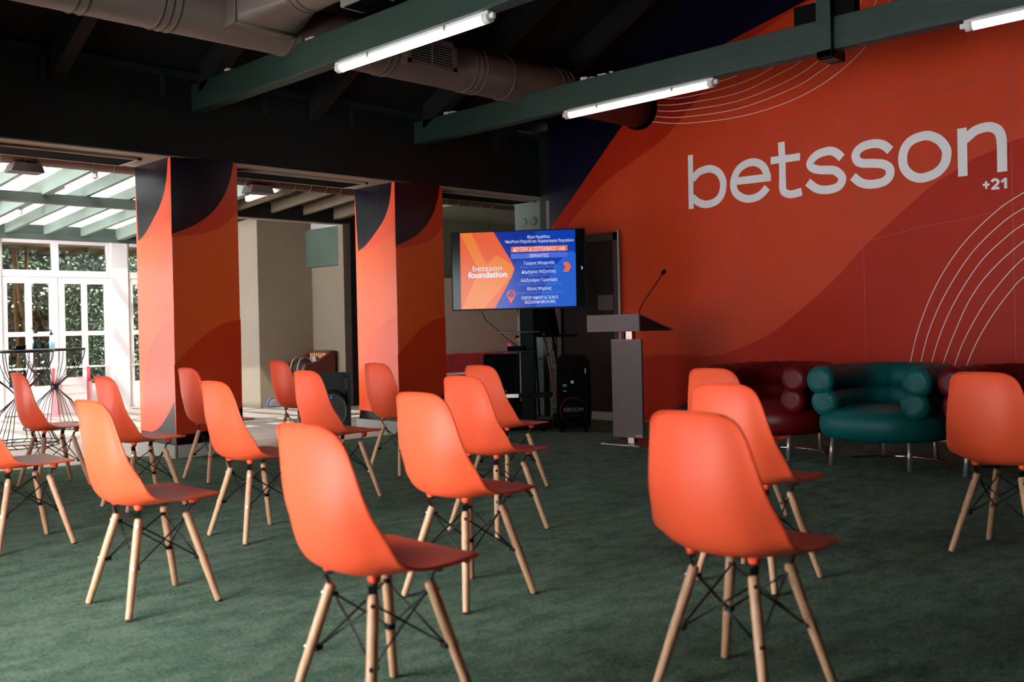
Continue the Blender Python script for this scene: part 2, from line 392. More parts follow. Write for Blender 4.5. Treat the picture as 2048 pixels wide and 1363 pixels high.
# door at the far end of the mural wall
b = MB()
y0, y1, zt = 6.985, 7.93, 2.12
b.box(XW - .05, y0, 0, XW + .02, y0 + .075, zt); b.box(XW - .05, y1 - .075, 0, XW + .02, y1, zt); b.box(XW - .05, y0, zt - .09, XW + .02, y1, zt)
dr = b.build('door_1', M['door_frame'], bevel=.006); struct(dr)
b = MB(); b.box(XW - .03, y0 + .07, .1, XW - .01, y1 - .07, zt - .09); b.box(XW - .036, 7.08, 1.25, XW - .028, 7.3, 1.42, 1)
b.build('door_panel', [M['door'], mat('door_plate', (84, 70, 70), .5)], dr)
b = MB(); b.box(XW - .045, y0 - .02, .006, XW - .005, y1, .1); b.build('threshold', M['plinth_pale'], dr)
b = MB(); b.box(XW - .052, 6.972, 0, XW - .02, 6.988, 2.14); b.build('door_edge_strip', mat('pale_edge', (170, 160, 158), .4, metal=.5), dr)
b = MB(); b.box(XW - .015, YF, .006, XW - .001, 6.95, .022); struct(b.build('baseboard_right', mat('brass_strip', (150, 130, 96), .4, metal=.6)))
# strip of bare brick at the corner
b = MB()
b.box(XW - .03, 7.95, .006, XW + .02, 8.06, 1.22, 1)
z = .03; k = 0
while z < 1.2:
    if k % 2: b.box(XW - .05, 7.952, z, XW - .02, 8.058, z + .065)
    else: b.box(XW - .05, 7.952, z, XW - .02, 7.995, z + .065); b.box(XW - .05, 8.005, z, XW - .02, 8.058, z + .065)
    z += .078; k += 1
struct(b.build('trim_1', [M['brick'], M['dark_green']], bevel=.004))

# ------------------------------------------------------------------ arcade: header, pillars
b = MB()
b.box(XL - 4, YA, ZS, 14, YB, 3.36, 0)
b.box(XL - 4, YA + .02, 3.36, 14, YB, 3.75, 0)
struct(b.build('wall_arcade', M['dark_green']))
b = MB()
b.box(XL - 4, YA + .002, ZS - .012, 14, YB - .002, ZS - .001)
so = struct(b.build('trim_2', M['soffit']))
def slot(x0, x1):
    m = MB(); m.box(x0, 8.42, ZS - .03, x1, 8.78, ZS - .016, 0)
    fr = [(x0 - .03, 8.39, x1 + .03, 8.42), (x0 - .03, 8.78, x1 + .03, 8.8), (x1, 8.39, x1 + .03, 8.8), (x0 - .03, 8.39, x0, 8.8)]
    for f in fr: m.box(f[0], f[1], ZS - .034, f[2], f[3], ZS - .014, 1)
    m.build('air_slot', [M['slot'], M['soffit']], so)
slot(2.3, 3.86); slot(4.85, 6.3); slot(7.35, 8.86)
b = MB()
x = -8.0
while x < 8.6:    # thin picture rail at the top of the header
    b.box(x, YA - .03, 3.33, x + .98, YA, 3.39); b.box(x + .98, YA - .03, 3.14, x + 1.02, YA, 3.39); x += 1.0
struct(b.build('trim_3', mat('rail_paint', (26, 34, 32), .5)))

PF = lambda ox, oy, s: (lambda x, y: (ox + x / s, oy + y / s))
Pt = PF(270, 300, 4.259); Pb = PF(270, 600, 4.259)
def pillar(x0, x1, last=False):
    m = MB(); m.box(x0, YA, .12, x1, YB, ZS - .012, 0)
    def fr(p, off): q = on_y(*p, YA); u = (q.x - 4.06) / (4.70 - 4.06); return Vector((x0 + u * (x1 - x0), YA - off, q.z))
    def lf(p, off): q = on_x(*p, 4.06); u = min(1, max(0, (q.y - YA) / (YB - YA))); return Vector((x0 - off, YA + u * (YB - YA), q.z))
    top = ZS - .012
    def shape(f, curve, off, mi, close):
        pts = catmull([f(p, off) for p in curve], 8)
        m.poly([tuple(p) for p in pts] + close, mi)
    # front face
    shape(fr, [Pt(875, 515), Pt(780, 622), Pt(680, 680), Pt(520, 718), Pt(312, 738)], .001, 1, [(x0, YA - .001, top), (x1, YA - .001, top)])
    shape(fr, [Pt(838, 95), Pt(822, 200), Pt(795, 300), Pt(740, 420), Pt(640, 545), Pt(500, 640), Pt(312, 715)], .002, 2, [(x0, YA - .002, top)])
    shape(fr, [Pb(900, 162), Pb(760, 195), Pb(640, 260), Pb(540, 345), Pb(440, 440), Pb(335, 552)], .001, 1, [(x0, YA - .001, .12), (x1, YA - .001, .12)])
    shape(fr, [(894, 768) if 0 else Pb(915, 900), Pb(800, 1020), Pb(700, 1072), Pb(600, 1112), Pb(480, 1137), Pb(345, 1143)], .002, 2, [(x0, YA - .002, .12), (x1, YA - .002, .12)])
    # left face
    shape(lf, [Pt(281, 50), Pt(265, 270), Pt(225, 440), Pt(150, 600), Pt(85, 715), Pt(30, 775)], .002, 2, [(x0 - .002, YB, top)])
    shape(lf, [Pb(335, 865), Pb(280, 980), Pb(220, 1070), Pb(160, 1115), Pb(110, 1115), Pb(60, 1105)], .002, 2, [(x0 - .002, YB, .12), (x0 - .002, YA, .12)])
    shape(lf, [Pb(345, 155), Pb(250, 205), Pb(150, 350), Pb(90, 560), Pb(76, 900)], .001, 4, [(x0 - .001, YB, .2), (x0 - .001, YA, .2)])
    shape(lf, [Pt(305, 560), Pt(250, 630), Pt(150, 720), Pt(40, 775)], .001, 4, [(x0 - .001, YB, top), (x0 - .001, YA, top)])
    # faint arcs
    for k in range(6):
        c = [Pt(575 + 22 * k, 290), Pt(560 + 22 * k, 430), Pt(500 + 26 * k, 560), Pt(420 + 26 * k, 670), Pt(320 + 4 * k, 770 + 48 * k)]
        ribbon(m, catmull([fr(p, .0026) for p in c], 5), .0011, (0, -1, 0), 3)
        c = [Pb(895, 345 + 55 * k), Pb(800 + 6 * k, 430 + 45 * k), Pb(720 + 12 * k, 540 + 40 * k), Pb(640 + 20 * k, 700 + 30 * k), Pb(600 + 28 * k, 900)]
        ribbon(m, catmull([fr(p, .0026) for p in c], 5), .0011, (0, -1, 0), 3)
    for k in range(4):
        ribbon(m, [Vector((x0 - .0026, 8.62 - .045 * k, top)), Vector((x0 - .0026, 8.66 - .045 * k, 2.2)), Vector((x0 - .0026, 8.72 - .045 * k, 1.9))], .0011, (-1, 0, 0), 3)
    p = struct(m.build('pillar', [M['p_orange'], M['p_red'], M['p_navy'], M['p_line'], M['p_coral']], fix=False))
    m = MB(); m.box(x0 - .03, YA - .03, 0, x1 + .03, YB + .02, .12); m.box(x0, YA - .034, .0, x1 + .02, YA - .02, .118, 1)
    m.build('plinth', [M['plinth'], M['plinth_pale']], p, bevel=.004)
    return p
pillar(4.06, 4.70); pillar(6.53, 7.19); pillar(1.6, 2.24); pillar(-.86, -.22)
# grey end pillar with two round covers
b = MB(); b.box(8.9, YA + .003, 0, 9.2, 8.78, ZS - .012, 0); b.box(XW, 8.05, 0, 9.2, YA + .003, roof_z(YA), 1)
ep = struct(b.build('pillar', [M['pillar_grey'], M['dark_green']]))
b = MB(); b.box(8.745, 8.05, 0, 8.765, 8.1, 2.58); b.build('edge_strip', mat('pale_corner', (120, 112, 116), .5), ep)
for yy in (8.62, 8.45):
    m = MB()
    pts = [(0.0, .02), (.055, .02), (.065, .0)]
    m.lathe([(.052, 0), (.048, .012), (.034, .014), (.0, .014)], 24)
    o = m.build('round_cover', M['pillar_grey'], ep); o.rotation_euler = (0, -PI / 2, 0); o.location = (8.9, yy, 2.38)

# other room walls
b = MB()
for (ya, yb, za, zb) in ((YF, YA, 0, .1), (YF, YA, 2.3, 3.4), (YF, 2.4, .1, 2.3), (5.0, YA, .1, 2.3)):
    b.box(XL - .2, ya, za, XL, yb, zb)
b.prism([(XL - .2, YF, 3.4), (XL - .2, YA, 3.4), (XL - .2, RIDGE, roof_z(RIDGE))], (.2, 0, 0))
struct(b.build('wall_left', M['beige']))
for i, (ya, yb) in enumerate(((2.4, 5.0),)):
    m = MB()
    for yy in (ya, (ya + yb) / 2 - .03, yb - .06): m.box(XL - .13, yy, .1, XL - .07, yy + .06, 2.3)
    for zz in (.1, 2.24): m.box(XL - .13, ya, zz, XL - .07, yb, zz + .06)
    w = struct(m.build('window_%d' % (i + 1), M['white_frame']))
    m = MB(); m.box(XL - .105, ya, .1, XL - .1, yb, 2.3); m.build('pane', M['pane'], w)
b = MB(); b.box(XL - .2, YF - .2, 0, XW + .2, YF, 3.45); struct(b.build('wall_front', M['beige']))

# roof -------------------------------------------------------------------
b = MB()
t = .1
for s in (0, 1):
    ya, yb = (RIDGE, YA + .6) if s == 0 else (YF - .4, RIDGE)
    def rz(y): return 3.42 + .49 * ((YA - y) if s == 0 else (y - YF))
    b.prism([(XL - .2, ya, rz(ya)), (XL - .2, yb, rz(yb)), (XL - .2, yb, rz(yb) + t), (XL - .2, ya, rz(ya) + t)], (XW + .5 - XL, 0, 0))
struct(b.build('ceiling', M['roof_black']))
def beam_thing(name, mb, m, **k):
    return struct(mb.build(name, m, bevel=.004))
for x0 in (.45, 3.06, 5.5, 7.95):   # secondary roof rafters
    b = MB(); b.prism([(x0, YA, roof_z(YA) - .27), (x0, YA, roof_z(YA) - .02), (x0, RIDGE, roof_z(RIDGE) - .02), (x0, RIDGE, roof_z(RIDGE) - .27)], (.11, 0, 0))
    beam_thing('roof_rafter', b, M['roof_black'])
for x0 in (4.27, 6.81, 1.72, -.83):
    b = MB(); b.box(x0, YF, 3.05, x0 + .12, YA, 3.285)
    tb = beam_thing('tie_beam', b, M['beam'])
    b = MB(); b.box(x0 - .05, RIDGE - .03, 2.985, x0 - .004, RIDGE + .085, roof_z(RIDGE) - .1); b.box(x0 + .124, RIDGE - .03, 2.985, x0 + .17, RIDGE + .085, roof_z(RIDGE) - .1)
    b.box(x0 - .05, RIDGE - .03, 2.985, x0 + .17, RIDGE + .085, 3.045)
    b.build('king_post', M['beam'], tb, bevel=.004)
    for sgn in (1, -1):
        b = MB(); y2 = RIDGE + sgn * 4.6
        b.prism([(x0, RIDGE, roof_z(RIDGE) - .3), (x0, RIDGE, roof_z(RIDGE) - .05), (x0, y2, roof_z(y2) - .05), (x0, y2, roof_z(y2) - .3)], (.12, 0, 0))
        b.build('principal_rafter', M['roof_black'], tb)
b = MB(); b.box(6.83, 3.27, 3.287, 6.92, 3.75, 3.43)
tag(b.build('junction_box', M['black_matte'], bevel=.006), 'black box sitting on the roof beam beside the bolted post', 'junction box')
# bits of plaster on beam tops
for (xx, yy, L, pw) in ((4.29, 7.6, .1, 1), (4.3, 6.4, .08, 1), (6.84, 7.65, .22, 1), (6.85, 5.7, .35, 0)):
    m = MB()
    for q in range(6):
        m.obox((xx + random.uniform(0, .04), yy + random.uniform(-L / 2, L / 2), 3.29 + random.uniform(0, .015)), (.02, .005, 0), (0, random.uniform(.01, .04), .004), (0, 0, random.uniform(.004, .015)))
    tag(m.build('loose_insulation', mat('insulation', (196, 176, 168), .8)), {7.6: 'pale scraps lying on the nearer roof beam close to the header wall', 6.4: 'pale scraps lying on the nearer roof beam under the big duct', 7.65: 'white scraps heaped on the farther roof beam close to the header wall', 5.7: 'white scraps lying on the farther roof beam beside the duct'}[yy], 'debris')

# ------------------------------------------------------------------ main duct
dy, dz, dr_ = 6.66, 3.43, .205
dt = thing('ventilation_duct', 'large round mauve-grey air duct running under the roof to the orange wall', 'duct', (0, 0, 0))
b = MB()
def ring(x, r, n=40): return [(x, dy + r * math.cos(2 * PI * k / n), dz + r * math.sin(2 * PI * k / n)) for k in range(n)]
b.tube([(XL + .1, dy, dz), (6.8, dy, dz), (7.3, dy, dz), (XW - .06, dy, dz)], [dr_, dr_, dr_, dr_], 48)
b.build('duct_tube', M['duct'], dt)
for x in (2.63, 2.7, 3.19, 3.25, 3.31, 4.24, 4.3, 5.16, 5.22, 6.12, 6.18, 6.25, 6.6, 7.28, 7.36, 7.44):
    b = MB(); b.tube([(x - .008, dy, dz), (x + .008, dy, dz)], dr_ + .008, 48); b.build('seam_ring', M['duct'], dt, bevel=.003)
b = MB(); b.tube([(XW - .07, dy, dz), (XW - .005, dy, dz)], dr_ + .02, 48); b.build('wall_collar', M['slot'], dt)
# outlet box with grille on the main duct
b = MB(); b.box(5.26, dy - dr_ - .09, 3.3, 5.75, dy - .1, 3.5); ob = b.build('outlet_box', M['duct'], dt, bevel=.005)
b = MB(); yf = dy - dr_ - .095
b.box(5.23, yf - .012, 3.28, 5.77, yf, 3.315); b.box(5.23, yf - .012, 3.49, 5.77, yf, 3.525); b.box(5.23, yf - .012, 3.28, 5.27, yf, 3.525); b.box(5.73, yf - .012, 3.28, 5.77, yf, 3.525)
b.build('grille_frame', M['duct'], ob)
b = MB(); b.box(5.26, yf + .001, 3.3, 5.74, yf + .004, 3.5, 1)
for k in range(8): b.box(5.27, yf - .009, 3.328 + k * .021, 5.73, yf - .002, 3.335 + k * .021)
b.box(5.49, yf - .012, 3.31, 5.5, yf - .001, 3.49)
b.build('grille', [M['grille'], M['slot']], ob)
# branch duct coming off towards the room
b = MB()
bx0, bx1, bz0, bz1, by = 3.65, 4.16, 3.285, 3.67, dy - dr_ - .105
b.box(bx0, by, bz0, bx1, dy, bz1)
b.build('branch_box', M['duct'], dt, bevel=.004)
b = MB()   # rectangle-to-round transition
cx, cz, rr = 3.98, 3.5, .17; ye = by - .36; n = 32; sq = []; rd = []
for k in range(n):
    a = 2 * PI * k / n; c_, s_ = math.cos(a), math.sin(a); mm = max(abs(c_), abs(s_))
    sq.append(((bx0 + bx1) / 2 + c_ / mm * (bx1 - bx0) / 2, by, (bz0 + bz1) / 2 + s_ / mm * (bz1 - bz0) / 2)); rd.append((cx + rr * c_, ye, cz + rr * s_))
b.add(sq + rd, [(k, (k + 1) % n, n + (k + 1) % n, n + k) for k in range(n)], 0, True)
b.build('transition', M['duct'], dt)
b = MB(); b.tube([(bx0, by - .01, bz0), (bx1, by - .01, bz0)], .014); b.tube([(bx0, by - .01, bz0), (bx0, by - .01, bz1)], .014); b.build('flange', mat('flange_dark', (70, 60, 58), .5), dt)
b = MB(); b.tube([(cx, ye, cz), (cx, ye - .1, cz), (cx, 3.2, cz + .0)], rr, 40); b.build('branch_tube', M['duct'], dt)
for yy in (ye - .03, ye - .1): 
    b = MB(); b.tube([(cx, yy - .006, cz), (cx, yy + .006, cz)], rr + .007, 40); b.build('seam_ring', M['duct'], dt)
b = MB(); b.box(3.99, 5.2, 3.27, 4.18, 5.55, 3.33); 
for k in range(14): b.box(4.0, 5.22 + k * .0225, 3.262, 4.17, 5.227 + k * .0225, 3.27, 1)
b.build('ceiling_grille', [M['grille'], M['slot']], dt)

# spiral duct behind the arcade
sd = thing('spiral_duct', 'brown spiral-wound duct running behind the arcade openings', 'duct')
b = MB(); b.tube([(-9, 9.62, 2.8), (12.5, 9.62, 2.8)], .125, 32); b.build('duct_tube', M['duct_brown'], sd)
b = MB()
x = 1.5
while x < 9.3:
    pts = [(x + .1 * (k / 20) - .05, 9.62 + .127 * math.cos(PI + PI * 1.2 * k / 20 - .3), 2.8 + .127 * math.sin(PI + PI * 1.2 * k / 20 - .3)) for k in range(21)]
    b.tube(pts, .0035, 6); x += .205
b.build('spiral_seam', M['duct_brown'], sd)
for x in (3.2, 5.62):
    b = MB(); b.prism([(x + .03, 9.52, 2.68), (x, 9.52, 2.6), (x + .29, 9.52, 2.6), (x + .26, 9.52, 2.68)], (0, .2, 0)); b.build('outlet_box', mat('outlet_brown', (58, 44, 42), .6), sd)

# ------------------------------------------------------------------ tube lights
def tube_light(x, ya, yb, z, label, m='tube', slope=0, r=.033):
    t = thing('tube_light', label, 'ceiling light', (x, (ya + yb) / 2, z), 0, 'tube lights')
    L = yb - ya
    if slope: t.rotation_euler = (math.atan(slope), 0, 0)
    m_ = MB(); m_.box(-.03, -L / 2 + .01, .01, .03, L / 2 - .01, .04); m_.build('housing', M['lamp_white'], t, bevel=.005)
    m_ = MB(); m_.tube([(0, -L / 2 + .06, 0), (0, L / 2 - .06, 0)], r, 24); m_.build('diffuser', M[m], t)
    for s in (-1, 1):
        m_ = MB(); m_.tube([(0, s * (L / 2 - .065), 0), (0, s * (L / 2 - .015), 0)], r + .003, 24); m_.box(-.012, s * (L / 2 - .02), -.012, .012, s * (L / 2 + .02), .02); m_.build('end_cap', M['lamp_white'], t)
    for s in (-.25, .25):
        m_ = MB(); m_.box(-r - .004, s * L - .008, -.005, -r + .004, s * L + .008, .03); m_.build('clip', M['grille'], t)
    return t
tube_light(4.33, 4.43, 6.08, 3.015, 'lit white tube light under the nearer roof beam')
tube_light(6.87, 4.47, 6.1, 3.015, 'lit white tube light under the farther roof beam, left of the bolted post')
tube_light(6.87, .9, 2.53, 3.015, 'lit white tube light under the farther roof beam, right of the bolted post')

# ------------------------------------------------------------------ glazed terrace
def rz2(y): return 2.51 + .0755 * (14.3 - y)      # underside of the rafters
k = 0; x = 4.21 - .5075 * 28
while x < 12.8:
    main = (round((x - 4.21) / .5075) % 4 == 0)
    w = .1 if main else .048; h = .17 if main else .13
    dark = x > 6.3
    if x > 8.9: break
    ye = 11.8 if dark else 14.36
    m = MB(); z1, z2 = rz2(YB), rz2(ye)
    if main: z1 -= .03; z2 -= .03
    m.prism([(x, YB, z1), (x, YB, z1 + h), (x, ye, z2 + h), (x, ye, z2)], (w, 0, 0))
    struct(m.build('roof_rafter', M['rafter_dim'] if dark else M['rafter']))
    x += .5075
b = MB(); b.box(XL - 4, 11.6, 2.595, 6.3, 11.72, 2.705); struct(b.build('tie_beam', M['cross']))
b = MB(); b.box(XL - 4, 14.36, 2.45, 7.6, 14.52, 2.66); b.box(XL - 4, 14.3, 2.44, 7.6, 14.37, 2.51); struct(b.build('tie_beam', M['cross']))
b = MB(); za, zb = rz2(YB) + .135, rz2(14.6) + .135
b.prism([(XL - 4, YB, za), (XL - 4, 14.6, zb), (XL - 4, 14.6, zb + .012), (XL - 4, YB, za + .012)], (6.35 - XL + 4, 0, 0))
struct(b.build('ceiling_glazing', M['roof_glass']))
m = MB(); x = XL - 4
for yy in (10.1, 12.9):
    m.box(x, yy, rz2(yy) + .15, 6.3, yy + .05, rz2(yy) + .165)
struct(m.build('trim_4', M['cross']))
b = MB(); b.prism([(6.35, YB, za), (6.35, 14.6, zb), (6.35, 14.6, zb + .08), (6.35, YB, za + .08)], (7.5, 0, 0))
for q in range(30):
    yy = 9.0 + q * .1
    b.prism([(6.4, yy, rz2(yy) + .12), (6.4, yy + .03, rz2(yy) + .12), (6.4, yy + .03, rz2(yy) + .14), (6.4, yy, rz2(yy) + .14)], (6.5, 0, 0), 1)
struct(b.build('ceiling_boards', [M['roof_black'], M['rafter_dim']]))

def lattice(name, x0, x1, z0, z1, holes, y0, y1, m):
    mb = MB(); xs = sorted({x0, x1, *[h[0] for h in holes], *[h[1] for h in holes]}); zs = sorted({z0, z1, *[h[2] for h in holes], *[h[3] for h in holes]})
    for i in range(len(xs) - 1):
        run = None
        for j in range(len(zs) - 1):
            cx, cz = (xs[i] + xs[i + 1]) / 2, (zs[j] + zs[j + 1]) / 2
            solid = not any(h[0] < cx < h[1] and h[2] < cz < h[3] for h in holes)
            if solid: run = (run[0] if run else zs[j], zs[j + 1])
            if run and (not solid or j == len(zs) - 2):
                mb.box(xs[i], y0, run[0], xs[i + 1], y1, run[1]); run = None
    return mb
nd = 1
x = 4.68 - 1.76 * 7
while x < 7.5:
    X = lambda v: x + (v - 4.68)
    hs = [(X(4.71), X(5.362), 2.024, 2.4), (X(5.456), X(6.139), 2.024, 2.4)]
    mb = lattice('', x, x + 1.76, 1.93, 2.46, hs, YC, YC + .07, None)
    w = struct(mb.build('window_%d' % (nd + 3), M['white_frame'], bevel=.003))
    mb = MB()
    for h in hs: mb.box(h[0] - .01, YC + .03, h[2] - .01, h[1] + .01, YC + .036, h[3] + .01)
    mb.build('pane', M['pane'], w)
    mb = MB(); mb.box(X(6.2), YC - .02, 0, X(6.44), YC + .1, 2.46)
    mb.build('post', M['white_frame'], w)
    for (xa, xb, pa) in ((4.69, 5.435, ((4.763, 4.997), (5.082, 5.317))), (5.445, 6.195, ((5.529, 5.767), (5.846, 6.092)))):
        hs = [(X(p[0]), X(p[1]), za_, zb_) for p in pa for (za_, zb_) in ((.407, .645), (.665, 1.1), (1.165, 1.838))]
        mb = lattice('', X(xa), X(xb), .02, 1.925, hs, YC + .005, YC + .055, None)
        mb.box(X(xa) + .09, YC - .004, .1, X(xb) - .09, YC + .006, .33)
        mb.box(X(xa) + .02, YC - .012, .64, X(xb) - .02, YC + .005, .668)
        d = struct(mb.build('door_%d' % (nd + 1), M['white_frame'], bevel=.003))
        mb = MB()
        for h in hs: mb.box(h[0] - .01, YC + .028, h[2] - .01, h[1] + .01, YC + .033, h[3] + .01)
        mb.build('pane', M['pane'], d)
        nd += 1
    x += 1.76
# walls at the far right of the terrace
b = MB()
b.box(7.6, 12.75, 0, 8.52, 14.5, 3.0, 0); struct(b.build('wall_nook', M['beige']))
b = MB(); b.box(7.6, 12.735, 0, 8.52, 12.752, 2.9); struct(b.build('wall_niche', M['taupe']))
b = MB(); b.box(8.52, 11.78, 0, 8.75, 12.8, 2.62); b.box(8.42, 11.78, 0, 8.53, 11.899, 2.61); nk = struct(b.build('wall_side', mat('side_plaster', (116, 104, 88), .8, noise=.04, nscale=2)))
b = MB(); b.box(8.42, 11.9, 2.04, 8.53, 12.9, 2.6); b.build('upper_panel', M['green_wall'], nk)
b = MB(); b.box(6.3, 11.78, 2.62, 13.5, 11.92, 3.0); b.box(8.521, 11.75, 0, 9.6, 11.79, 2.63); b.box(6.3, 11.783, 2.608, 8.55, 11.915, 2.622, 1)  # last box: pale strip paints the lit underside onto the dark lintel
struct(b.build('wall_lintel', [M['roof_black'], M['beige']]))
b = MB(); b.box(9.2, YB, 2.78, 13.5, 11.7, 2.84, 0); b.box(9.6, 11.7, 1.86, 13.5, 11.8, 2.85, 0); b.box(9.6, 11.71, 0, 13.5, 11.8, 1.86, 1); b.box(9.6, 11.69, 1.84, 13.5, 11.71, 1.87, 1)
struct(b.build('wall_back', [M['green_dim'], M['beige_back']]))
b = MB(); b.box(13.3, YB, 0, 13.5, 11.8, 3); struct(b.build('wall_end', M['taupe']))
b = MB(); b.box(9.2, YA, 0, 13.5, YB, ZS); struct(b.build('wall_return', M['pillar_grey']))
tube_light(4.26, 10.25, 11.0, rz2(10.6) - .085, 'unlit-looking pale tube light under a terrace rafter, near the brown duct', 'tube_dim', -.0755, .028)
tube_light(4.26, 12.4, 13.6, rz2(13.0) - .085, 'pale tube light under a terrace rafter, beyond the cross beam', 'tube_dim', -.0755, .028)
tube_light(6.29, 10.0, 10.75, rz2(10.4) - .085, 'tube light under a rafter seen between the two painted pillars', 'tube_dim', -.0755, .028)

# garden behind the glass ---------------------------------------------------
b = MB(); b.box(XL - 4, 14.55, -.2, 14, 18.5, -.02); struct(b.build('ground_garden', M['ground']))
b = MB(); b.box(XL - 4, 14.56, 2.36, 7.6, 15.15, 2.44); b.box(XL - 4, 15.2, 2.9, 7.6, 16.5, 2.95)  # second slab is an unseen cover added to shade the garden leaves
for q in range(40): b.box(-8 + q * .42, 14.56, 2.3, -7.94 + q * .42, 15.15, 2.37)
struct(b.build('eave_and_shade_boards', M['eave']))
b = MB()
for q in range(60):
    zz = .0 + q * .2
    if zz > 3.0: break
    b.box(-8, 16.4 + .02 * (q % 2), zz, 12, 16.44 + .02 * (q % 2), zz + .19)
b.box(-8, 16.46, 0, 12, 16.5, 5)
struct(b.build('fence', M['fence']))
for (p0, p1, yy, r, lab) in (((36, 560), (56, 680), 15.0, .035, 'bare leaning tree trunk behind the leftmost terrace door'), ((29, 480), (31, 545), 15.05, .028, 'upright trunk behind the left transom window, left one of two'), ((51, 480), (53, 545), 15.05, .028, 'upright trunk behind the left transom window, right one of two'), ((280, 490), (283, 560), 15.1, .04, 'trunk behind the terrace window beside the painted pillar')):
    a_ = on_y(*p0, yy); b_ = on_y(*p1, yy); dd_ = (b_ - a_) / (a_.z - b_.z)
    m = MB(); pts = [a_ + dd_ * (a_.z - z_) + Vector((.012 * math.sin(z_ * 3), 0, 0)) for z_ in [i * .25 - .05 for i in range(11)]]
    m.tube(pts, [r * (1.12 - .02 * i) for i in range(11)], 10)
    tag(m.build('tree_trunk', M['bark']), lab, 'tree trunk', 'trunks behind the terrace')
def leaves(name, mname, n, xr, yr, zr, size, seed):
    rnd = random.Random(seed); m = MB()
    for _ in range(n):
        c = Vector((rnd.uniform(*xr), rnd.uniform(*yr), rnd.uniform(*zr)))
        s = size * rnd.uniform(.6, 1.5)
        d = Vector((rnd.gauss(0, 1), rnd.gauss(-.5, .5), rnd.gauss(-.4, .7))).normalized()
        u = d.cross(Vector((rnd.gauss(0, .5), -1, rnd.gauss(.6, .4)))).normalized(); nn = d.cross(u)
        m.add([c - d * s, c - d * s * .3 + u * s * .45 + nn * s * .1, c + d * s * .4 + u * s * .35 + nn * s * .08, c + d * s, c + d * s * .4 - u * s * .35 + nn * s * .08, c - d * s * .3 - u * s * .45 + nn * s * .1, c],
              [(0, 1, 6), (1, 2, 6), (2, 3, 6), (3, 4, 6), (4, 5, 6), (5, 0, 6)])
    o = m.build(name, M[mname], fix=False); o['kind'] = 'stuff'; return o
tag(leaves('foliage', 'leafC', 15000, (-1, 8), (15.5, 16.3), (0, 2.9), .034, 1), 'dense dark green garden foliage behind the terrace doors', 'foliage')
tag(leaves('foliage', 'leafA', 3600, (-1, 8), (15.15, 15.9), (-.0, 2.3), .032, 2), 'mid green leaves in front of the darker foliage behind the terrace doors', 'foliage')
tag(leaves('ivy', 'leafB', 1700, (5.45, 6.3), (14.9, 15.3), (0, 1.9), .032, 3), 'pale variegated ivy right behind the second terrace door', 'ivy')
tag(leaves('fern', 'leafA', 200, (5.1, 5.5), (14.9, 15.2), (.9, 1.5), .05, 4), 'bright fern fronds right behind the leftmost terrace door', 'fern')
def branch(pts, lab):
    m = MB(); m.tube(catmull(pts, 6), .008, 6); tag(m.build('branch', M['bark']), lab, 'branch', 'bare branches behind the terrace doors')
branch([(5.08, 15.0, 1.85), (5.2, 14.98, 1.7), (5.32, 14.95, 1.5), (5.42, 14.93, 1.2)], 'long bare branch slanting behind the leftmost terrace door')
branch([(5.35, 14.95, 1.9), (5.2, 14.97, 1.72), (5.3, 14.95, 1.3), (5.36, 14.95, .9)], 'thin bare branch crossing the longer one behind the leftmost terrace door')
branch([(5.52, 14.9, 1.15), (5.62, 14.9, 1.3), (5.7, 14.9, 1.42)], 'short bare branch behind the second terrace door')

# pink barrier standing before the doors
for i, (xx, yy) in enumerate(((5.22, 14.1), (5.74, 14.2))):
    pb = thing('barrier_post', ('pink post with a flat base by the terrace doors, the nearer of the two', 'pink post with a flat base by the terrace doors, the farther of the two')[i], 'barrier post', (xx, yy, 0), 0, 'pink barrier posts')
    m = MB(); m.box(-.035, -.01, .02, .035, .03, .45); m.build('lower_post', M['pink_pale'], pb)
    m = MB(); m.box(-.02, 0, .45, .02, .025, .66); m.build('upper_post', M['pink_metal'], pb)
    m = MB(); m.box(-.12, -.1, 0, .1, .1, .02); m.build('base_plate', M['pink_pale'], pb)
m = MB(); m.box(5.27, 14.16, .03, 5.69, 14.175, .52)
for zz in (.15, .3, .42): m.box(5.27, 14.153, zz, 5.69, 14.16, zz + .006, 0)
tag(m.build('low_barrier', M['frosted']), 'pale low panel held between the pink posts by the terrace doors', 'panel')

